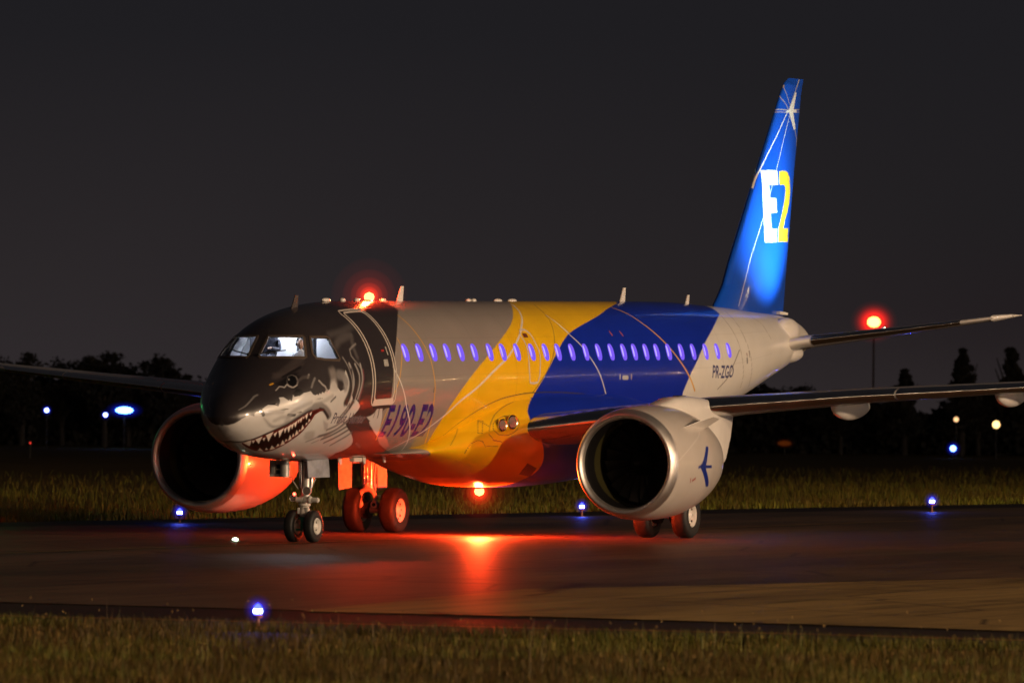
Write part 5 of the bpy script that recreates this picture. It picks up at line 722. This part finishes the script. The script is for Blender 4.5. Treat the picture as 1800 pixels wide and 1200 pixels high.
sheet('taxiway_shoulder', [(-44.3, 22), (-44.3, -18), (-44.3, -25), (-45, -33), (-66, -200), (-60, -200), (-39.2, -33), (-38.1, -28), (-37.3, -23), (-36.9, -18), (-36.6, -13), (-35.5, 5), (-36.2, 20.8)], -.012, M_shld)
sheet('concrete_apron', [(-37.5, -19.0), (-30, -17.8), (-24.8, -17.2), (-18.8, -19.2), (-11.4, -21.4), (8, -27), (30, -60), (-45, -80), (-39.1, -33), (-38.0, -28), (-37.4, -23)], .005, M_conc)
# dark far shoulder inside the far edge
sheet('far_shoulder', [(-36.0, 18.5), (20.5, 11.8), (690, -66), (700, -64.6), (20, 15.0), (-36.2, 20.8)], .006, M_shld)
def ribbon(name, pts, w, z, material, label=None):
    P = [Vector((x, y, 0)) for x, y in pts]; v = []; f = []
    for i, p in enumerate(P):
        d = (P[min(i+1, len(P)-1)]-P[max(i-1, 0)]).normalized(); n = Vector((-d.y, d.x, 0))*w/2; v += [(p.x+n.x, p.y+n.y, z), (p.x-n.x, p.y-n.y, z)]
    for i in range(len(P)-1): f.append((2*i, 2*i+1, 2*i+3, 2*i+2))
    o = MB().add(v, f).build(name, material, None, False); return tag(o, kind='structure')
M_yel = mat('worn yellow line paint', (.50, .22, .02), .5, noise=.5, nscale=2)
ribbon('taxiway_edge_line', [(-42.6, 22), (-42.3, 0), (-41.8, -17), (-41.5, -23.9), (-41.2, -28), (-42.5, -40), (-62, -180)], .16, -.006, M_yel)
ribbon('taxiway_centre_line', [(-36, .9), (0, 0.1), (40, -.2), (300, -8)], .15, .009, mat('worn centre line paint', (.35, .20, .03), .45, noise=.6, nscale=1.2))
# joints of the slabs
# ------------------------------------------------------------------ grass
def blades(n, area, h0, h1, w0, w1, lean, seed, cols, z0=-.03, dens=None, seg=2):
    g = np.random.default_rng(seed); (x0, x1, y0, y1) = area
    X = g.uniform(x0, x1, n); Y = g.uniform(y0, y1, n)
    if dens is not None: k = dens(X, Y, g); X, Y = X[k], Y[k]
    n = len(X); H = g.uniform(h0, h1, n)*g.uniform(.6, 1, n); Wd = g.uniform(w0, w1, n); A = g.uniform(0, 2*math.pi, n); Ln = g.normal(0, lean, n)*H; B = g.uniform(0, 2*math.pi, n)
    dx, dy = np.cos(A)*Wd/2, np.sin(A)*Wd/2; lx, ly = np.cos(B)*Ln, np.sin(B)*Ln; z = np.full(n, z0)
    V = np.stack([np.stack([X-dx, Y-dy, z], 1), np.stack([X+dx, Y+dy, z], 1), np.stack([X+dx*.7+lx*.4, Y+dy*.7+ly*.4, z+H*.6], 1), np.stack([X-dx*.7+lx*.4, Y-dy*.7+ly*.4, z+H*.6], 1), np.stack([X+lx-dx*.1, Y+ly-dy*.1, z+H], 1), np.stack([X+lx+dx*.1, Y+ly+dy*.1, z+H], 1)], 1)
    F_ = np.concatenate([np.array([[0, 1, 2, 3]])+6*np.arange(n)[:, None], np.array([[3, 2, 5, 4]])+6*np.arange(n)[:, None]])
    pt_ = (np.sin(X*1.3+Y*.4)*np.sin(Y*.9-X*.3+1)+np.sin(X*.35+2)*np.sin(Y*.5))*.5; c = np.array(cols)[g.integers(0, len(cols), n)]*g.uniform(.6, 1.3, (n, 1))*(1+.45*pt_[:, None])*np.where(pt_[:, None] > .1, np.array([.85, 1.15, .8]), 1); C_ = np.repeat(c[:, None, :], 6, 1).reshape(-1, 3)
    return V.reshape(-1, 3), F_, C_
def stuff(name, parts, material):
    V = []; F_ = []; C_ = []; k = 0
    for v, f, c in parts: V.append(v); F_.append(f+k); C_.append(c); k += len(v)
    o = put(name, npmesh(name, np.concatenate(V), np.concatenate(F_), np.concatenate(C_)), material, None, False); return tag(o, kind='stuff')
M_grass = mat('grass blades', (.05, .06, .02), .7, attr='paint', spec=.2)
GC = [(.060, .052, .003), (.085, .060, .004), (.11, .066, .008), (.040, .044, .002), (.15, .085, .018), (.07, .034, .003)]
def clumpy(sc, th):
    def d(X, Y, g): 
        v = np.sin(X*sc*1.7+Y*sc*.6)+np.sin(Y*sc*2.3-X*sc*.9+1.3)+np.sin((X+Y)*sc*4.1+2)*.6; return v+g.normal(0, .8, len(X)) > th
    return d
near = [blades(300000, (-66, -44.2, -46, 2), .05, .17, .003, .009, .4, 1, GC, dens=clumpy(.9, -.9)),
        blades(1800, (-64, -43.9, -46, 2), .2, .42, .003, .006, .25, 2, [(.16, .12, .06), (.2, .15, .08), (.12, .09, .03)]),
        blades(120, (-60, -43.9, -46, 2), .4, .75, .004, .007, .2, 3, [(.2, .15, .09)]),
        blades(26000, (-44.9, -44.0, -46, 2), .08, .22, .004, .011, .35, 5, GC)]
gs = np.random.default_rng(77); n_ = 900; X = gs.uniform(-60, -43.7, n_); Y = gs.uniform(-46, 2, n_); Hs = gs.uniform(.12, .45, n_); k_ = gs.uniform(.005, .010, n_)
Vd = np.stack([np.stack([X, Y-k_, -.03+Hs], 1), np.stack([X+k_, Y, -.03+Hs+k_], 1), np.stack([X, Y+k_, -.03+Hs+.02], 1), np.stack([X-k_, Y, -.03+Hs-k_*2], 1)], 1).reshape(-1, 3)
near.append((Vd, np.arange(len(Vd)).reshape(-1, 4), np.repeat(np.array([(.24, .15, .05)])*gs.uniform(.5, 1.4, (n_, 1)), 4, 0)))
o = stuff('near_grass', near, M_grass); o['label'] = 'rough grass verge in front of the taxiway'; o['category'] = 'grass'
def farband(X, Y, g):
    e_ = 15.0-.1171*(X-20); d = Y-e_; return (d > .3) & (d < 60) & (g.uniform(0, 1, len(X)) < np.exp(-np.maximum(d, 0)/16)*(.35+.65*(np.sin(X*.21+1)*np.sin(X*.083+Y*.1)+.4 > g.uniform(-.8, .8, len(X)))))
farg = [blades(900000, (0, 260, -15, 75), .10, .42, .008, .026, .5, 7, [(.085, .060, .004), (.11, .076, .007), (.055, .052, .004), (.135, .092, .010), (.068, .038, .004)], dens=farband),
        blades(60000, (0, 130, -2, 22), .10, .30, .02, .05, .3, 8, [(.14, .10, .012), (.10, .08, .008)], dens=lambda X, Y, g: (Y-(15.0-.1171*(X-20)) > .1) & (Y-(15.0-.1171*(X-20)) < 3))]
o = stuff('far_grass', farg, M_grass); o['label'] = 'tall unmown grass beyond the far edge of the taxiway'; o['category'] = 'grass'
# ------------------------------------------------------------------ blue taxiway edge lamps
M_blue = glow('blue lamp glass', (.035, .05, 1.0), 7); M_bluec = glow('blue lamp filament', (.55, .65, 1.0), 14); M_stake = mat('lamp stake', (.30, .10, .05), .5)
def pt_light(parent, col, e, r, loc):
    l = bpy.data.lights.new('lamp', 'POINT'); l.energy = e; l.color = col; l.shadow_soft_size = r; lo = bpy.data.objects.new('lamp_light', l); COL.objects.link(lo); lo.parent = parent; lo.location = loc
def taxi_lamp(x, y, label, sc=1.0):
    t = empty('taxiway_edge_lamp', (x, y, -.01)); tag(t, label, 'lamp', 'blue taxiway edge lamps')
    MB().lathe((0, 0, 0), (0, 0, 1), [(0, .09), (.02, .09), (.025, .03), (.13*sc, .022), (.13*sc, .05*sc), (.16*sc, .06*sc), (.17*sc, .045*sc)], 14).build('stem', M_stake, t)
    MB().lathe((0, 0, .17*sc), (0, 0, 1), [(0, .045*sc), (.05*sc, .05*sc), (.10*sc, .038*sc), (.13*sc, 0)], 14).build('dome', M_blue, t)
    MB().lathe((0, 0, .185*sc), (0, 0, 1), [(0, .0505*sc), (.03*sc, .0535*sc), (.05*sc, .0505*sc)], 14).build('filament_band', M_bluec, t)
    halo(t, (0, 0, .23*sc), [.055*sc*k for k in (1.3, 1.7, 2.3, 3.0)], (.5, .35, .15, .05), (.02, .03, 1)); pt_light(t, (.04, .08, 1), 22, .05, (0, 0, .45*sc)); return t
taxi_lamp(-44.35, -21.46, 'blue edge lamp standing in front by the near grass verge', 1.15)
taxi_lamp(23.32, 11.77, 'blue edge lamp on the far side of the taxiway, below the starboard engine', 1.3)
taxi_lamp(42.80, 8.77, 'blue edge lamp on the far side, between the lower beacon and the port engine', 1.3)
taxi_lamp(60.82, 4.70, 'blue edge lamp at the far right edge of the taxiway, right of the port engine', 1.5)
il = empty('inset_centre_lamp', (5.06, 1.78, 0)); tag(il, 'small white-green inset lamp flush in the asphalt left of the nose wheels', 'lamp')
MB().lathe((0, 0, .002), (0, 0, 1), [(0, .12), (.02, .10), (.025, 0)], 16).build('housing', M_steel, il); MB().ell((-.06, -.03, .045), (.045, .07, .032)).build('lens', glow('white-green lens', (.75, 1.0, .7), 12), il)
def globe_lamp(p, r, col, s, label, cat='lamp', name='distant_lamp', ell=None, post=True, e=0, bloom_col=None):
    t = empty(name, (p[0], p[1], -.03)); tag(t, label, cat)
    if post: MB().cyl((0, 0, 0), (0, 0, p[2]-r), .06, .05, 8).build('post', M_dark, t)
    MB().ell((0, 0, p[2]), ell or (r, r, r), 16, 10).build('globe', glow('lamp globe', col, s), t)
    q_ = ell or (r, r, r)
    if bloom_col: halo(t, (0, 0, p[2]), [q_[0]*k for k in (1.25, 1.6, 2.0, 2.6)], (.5, .35, .15, .05), bloom_col, squash=q_[2]/q_[0])
    if e: pt_light(t, col, e, r, (0, 0, p[2]+(r+.3)))
    return t
globe_lamp((273.8, 140.7, 2.57), .14, (.25, .35, 1), 14, 'small blue lamp far off at the left edge, under the wing', bloom_col=(.02, .03, 1))
globe_lamp((266.4, 132.6, 2.31), .13, (.3, .4, 1), 14, 'small blue lamp just left of the widest blue light', bloom_col=(.02, .03, 1))
globe_lamp((192.8, 101.2, .85), .05, (1, .05, .03), 1.2, 'dim red lamp low at the far left')
globe_lamp((288.1, 79.9, .67), .19, (.12, .3, 1), 14, 'blue lamp in the field at right, under the port wing', bloom_col=(.02, .03, 1))
globe_lamp((294.0, 78.8, 2.30), .26, (1, .6, .22), 3, 'warm white lamp at far right')
globe_lamp((292.9, 81.3, 2.62), .17, (1, .55, .25), 1.6, 'dim amber lamp left of the warm white one')
globe_lamp((348.3, 117.6, .89), .42, (1, .24, .03), 1.0, 'low orange lamp just right of the port engine', ell=(.34, .40, .24), post=True, e=500, bloom_col=(.5, .075, .0))
globe_lamp((302.6, 97.2, .8), .22, (1, .2, .03), .05, 'faint orange lamp in the dark field at right', ell=(.3, .5, .15), bloom_col=(.05, .008, 0))
t_ = globe_lamp((275.9, 135.8, 2.63), .45, (.10, .30, 1.0), 14, 'widest and brightest blue light, at the left beyond the grass', name='blue_lamp', ell=(.50, .62, .22), bloom_col=(.01, .03, 1))
# mast with red obstruction light
ms = empty('beacon_mast', (352.2, 107.9, -.03)); tag(ms, 'tall dark mast carrying a glowing red obstruction light, right of the tail fin', 'mast')
MB().cyl((0, 0, 0), (0, 0, 9.0), .10, .07, 10).build('pole', M_dark, ms); MB().cyl((0, 0, 9.4), (0, 0, 9.5), .3, .3, 16).build('platform', M_dark, ms)
MB().ell((0, 0, 10.1), (.50, .50, .40), 24, 16).build('lamp_core', glow('hot lamp core', (1.0, .52, .10), 6), ms)
halo(ms, (0, 0, 10.1), (.7, .9, 1.1, 1.3, 1.55, 1.85), (.6, .55, .5, .3, .12, .03), (1, .012, .004), squash=.9)
# ------------------------------------------------------------------ trees against the sky
M_bark = mat('bark', (.03, .024, .018), .9); M_leaf = mat('leaves', (.034, .032, .026), .8, spec=.1, noise=.5, nscale=.8)
def tree(x, y, h, w, seed, label, kind='round', base=.35, group='trees beyond the airfield'):
    g = np.random.default_rng(seed); t = empty('tree', (x, y, -.1)); tag(t, label, 'tree', group)
    tk = MB().cyl((0, 0, 0), (g.normal(0, .1), g.normal(0, .1), h*.55), .035*h, .018*h, 8); tips = []
    for k in range(9):
        a = g.uniform(0, 6.28); z0 = h*g.uniform(.22, .5); rr = w*.5*g.uniform(.4, .95); z1 = h*g.uniform(base+.1, .92); p = (rr*math.cos(a), rr*math.sin(a), z1)
        tk.cyl((0, 0, z0), p, .014*h, .004*h, 6); tips.append(p)
    tk.build('trunk', M_bark, t)
    V = []; n = 0; cl = []
    if kind == 'round':
        for k in range(34):
            if k < 9: c = np.array(tips[k])
            else: a = g.uniform(0, 6.28); q = math.sqrt(g.uniform()); zz = g.uniform(base, .97); env = math.sin(math.pi*min(1, max(.05, (zz-base+.12)/(1.12-base))))**.6; c = np.array([w*.5*q*env*math.cos(a), w*.5*q*env*math.sin(a), h*zz])
            cl.append((c, h*g.uniform(.05, .12)))
    else:
        for k in range(26):
            zz = base+(1-base)*k/26; env = (1-(zz-base)/(1-base))**.8*w*.5
            for j in range(3): a = g.uniform(0, 6.28); rr = env*g.uniform(.2, 1.25); cl.append((np.array([rr*math.cos(a), rr*math.sin(a), h*zz*g.uniform(.94, 1.04)]), h*.025+env*g.uniform(.12, .32)))
    for c, r in cl:
        m = 90; D = g.normal(0, 1, (m, 3)); D /= np.linalg.norm(D, axis=1)[:, None]; P = c+D*r*g.uniform(.3, 1.15, (m, 1))*np.array([1.2, 1.2, .75]); sz = h*g.uniform(.012, .03, (m, 1))
        a_ = g.normal(0, 1, (m, 3)); b_ = np.cross(a_, g.normal(0, 1, (m, 3))); a_ /= np.linalg.norm(a_, axis=1)[:, None]; b_ /= np.linalg.norm(b_, axis=1)[:, None]
        V.append(np.stack([P-a_*sz, P+b_*sz*.6, P+a_*sz, P-b_*sz*.6], 1).reshape(-1, 3))
    V = np.concatenate(V); put('crown', npmesh('crown', V, np.arange(len(V)).reshape(-1, 4)), M_leaf, t, False)
def along(px, D):   # a spot on the ground seen at horizontal photo column px, D metres away
    a = (px-900)/11245.4; return (CAM.x+D*(cF.x+cR.x*a), CAM.y+D*(cF.y+cR.y*a))
TL = [(-14, 6.3, 4.2, 'round', 'ragged tree at the far left edge of the skyline'), (40, 6.6, 3.0, 'round', 'small lopsided tree, second on the left skyline'), (112, 6.2, 3.4, 'round', 'low broad tree, third from the left on the skyline'), (150, 6.6, 3.6, 'round', 'dense tree over the blue lights, fourth from the left'), (186, 6.7, 3.4, 'round', 'tallest tree above the widest blue light'), (228, 6.2, 3.2, 'round', 'thin tree with a gap beside it, above the starboard wing'), (262, 6.3, 2.6, 'round', 'narrow tree next to the bent one near the nose'), (294, 6.8, 3.2, 'round', 'bent tree nearest to the shark nose'),
      (328, 5.5, 2.2, 'round', 'small bush right of the bent tree, behind the wing'),
      (1416, 5.0, 2.4, 'round', 'low blurred bush just right of the tail cone'), (1592, 6.2, 2.6, 'cone', 'conical tree right of the beacon mast'), (1692, 7.6, 2.6, 'cone', 'tall pointed tree second from the right edge'), (1722, 5.2, 3.2, 'round', 'low bush at the foot of the pointed tree'), (1778, 7.9, 2.8, 'cone', 'pointed tree at the right edge'), (1480, 4.6, 3.0, 'round', 'lowest bush between the tail cone and the mast')]
for i, (px, h, w, kd, lb) in enumerate(TL):
    x, y = along(px, 450+(i*7) % 23); tree(x, y, h*1.0, w, 100+i, lb, kd, base=.3)
# far hedge: a low wood that reads as one dark mass
g = np.random.default_rng(55); V = []
for k in range(2600):
    px = g.uniform(-700, 2500); x, y = along(px, 472+g.uniform(-6, 6)); top = 3.6+.7*math.sin(px*.011)+.5*math.sin(px*.037+1)+(.9 if px < 500 else 0); c = np.array([x, y, g.uniform(.0, 1)*top]); m = 40
    P = c+g.normal(0, .55, (m, 3)); P[:, 2] = np.minimum(P[:, 2], top+g.normal(0, .25, m)); sz = g.uniform(.15, .4, (m, 1)); a_ = g.normal(0, 1, (m, 3)); b_ = np.cross(a_, g.normal(0, 1, (m, 3))); a_ /= np.linalg.norm(a_, axis=1)[:, None]; b_ /= np.linalg.norm(b_, axis=1)[:, None]
    V.append(np.stack([P-a_*sz, P+b_*sz*.7, P+a_*sz, P-b_*sz*.7], 1).reshape(-1, 3))
V = np.concatenate(V); o = put('far_woods', npmesh('far_woods', V, np.arange(len(V)).reshape(-1, 4)), M_leaf, None, False); tag(o, 'dark continuous low wood along the horizon', 'woods', kind='stuff')
# ------------------------------------------------------------------ floodlight masts and terminal lamps, out of frame, whose light and reflections fall on the jet
M_flood = glow('floodlight lens', (1.0, .82, .6), 900)
for i, (x, y, z, k) in enumerate(FLOODS):
    m = empty('floodlight_mast', (x, y, -.03)); tag(m, ('first apron floodlight mast off to the right, nearest the nose', 'second apron floodlight mast, abreast of the forward door', 'third apron floodlight mast, abreast of the wings', 'dim floodlight mast farthest behind the camera', 'dim floodlight mast behind the camera, toward the terminal')[i], 'mast', 'apron floodlight masts')
    MB().cyl((0, 0, 0), (0, 0, z), .22, .12, 12).build('pole', M_steel, m); MB().box((0, 0, z+.1), (2.6, .2, .2)).build('crossarm', M_steel, m)
    for dx in (-1, 0, 1): MB().box((dx, .22, z+.1), (.5, .12, .35)).build('floodlight', M_steel, m); MB().box((dx, .285, z+.1), (.42, .01, .28)).build('lens', M_flood, m)
    l = bpy.data.lights.new('flood', 'SPOT'); l.energy = FLOOD_POWER*k; l.color = FLOOD_COLOR; l.spot_size = R(95); l.spot_blend = .6; l.shadow_soft_size = .7
    lo = bpy.data.objects.new('flood_light', l); COL.objects.link(lo); lo.parent = m; lo.location = (0, .6, z+.1); lo.rotation_euler = (Vector((6, 0, 1))-Vector((x, y, z))).to_track_quat('-Z', 'Y').to_euler()
tb = empty('terminal_building', (40, -330, 0)); tag(tb, 'long low terminal building with lit wall lamps, far to the right', 'building')
MB().box((320, 0, 5), (1180, 20, 10)).build('wall', mat('terminal wall', (.10, .09, .08), .7), tb, False); MB().box((320, 0, 10.3), (1184, 24, .6)).build('roof', M_dark, tb, False)
g = np.random.default_rng(9)
for k in range(110):
    x = -250+1140*(k+g.uniform(-.4, .4))/109; z = g.choice([3.2, 4.0, 5.5, 8.5]); c = [(1, .82, .6), (1, .6, .25), (.85, .9, 1), (.6, .75, 1)][int(g.integers(0, 4)) if x < 230 else 1]; big = k % 3 == 0
    MB().box((x, 10.15, z), (float(g.uniform(.6, 1.6)), .2, float(g.uniform(.4, .8)))).build('wall_lamp', glow('wall lamp', c, float(g.uniform(1800, 5200))*(1 if x < 230 else .22) if big else float(g.uniform(40, 160))), tb, False)
for o in bpy.data.objects:
    if o.type == 'LIGHT' and 'label' in o: del o['label']
# keep every part at most two levels under its thing
def depth(o):
    d = 0
    while o.parent: o = o.parent; d += 1
    return d
gone = []
for o in list(bpy.data.objects):
    if depth(o) == 3:
        mid = o.parent; o.parent = mid.parent; o.location = Vector(o.location)+Vector(mid.location)
        if mid.type == 'EMPTY' and mid not in gone: gone.append(mid)
for m in gone: bpy.data.objects.remove(m)
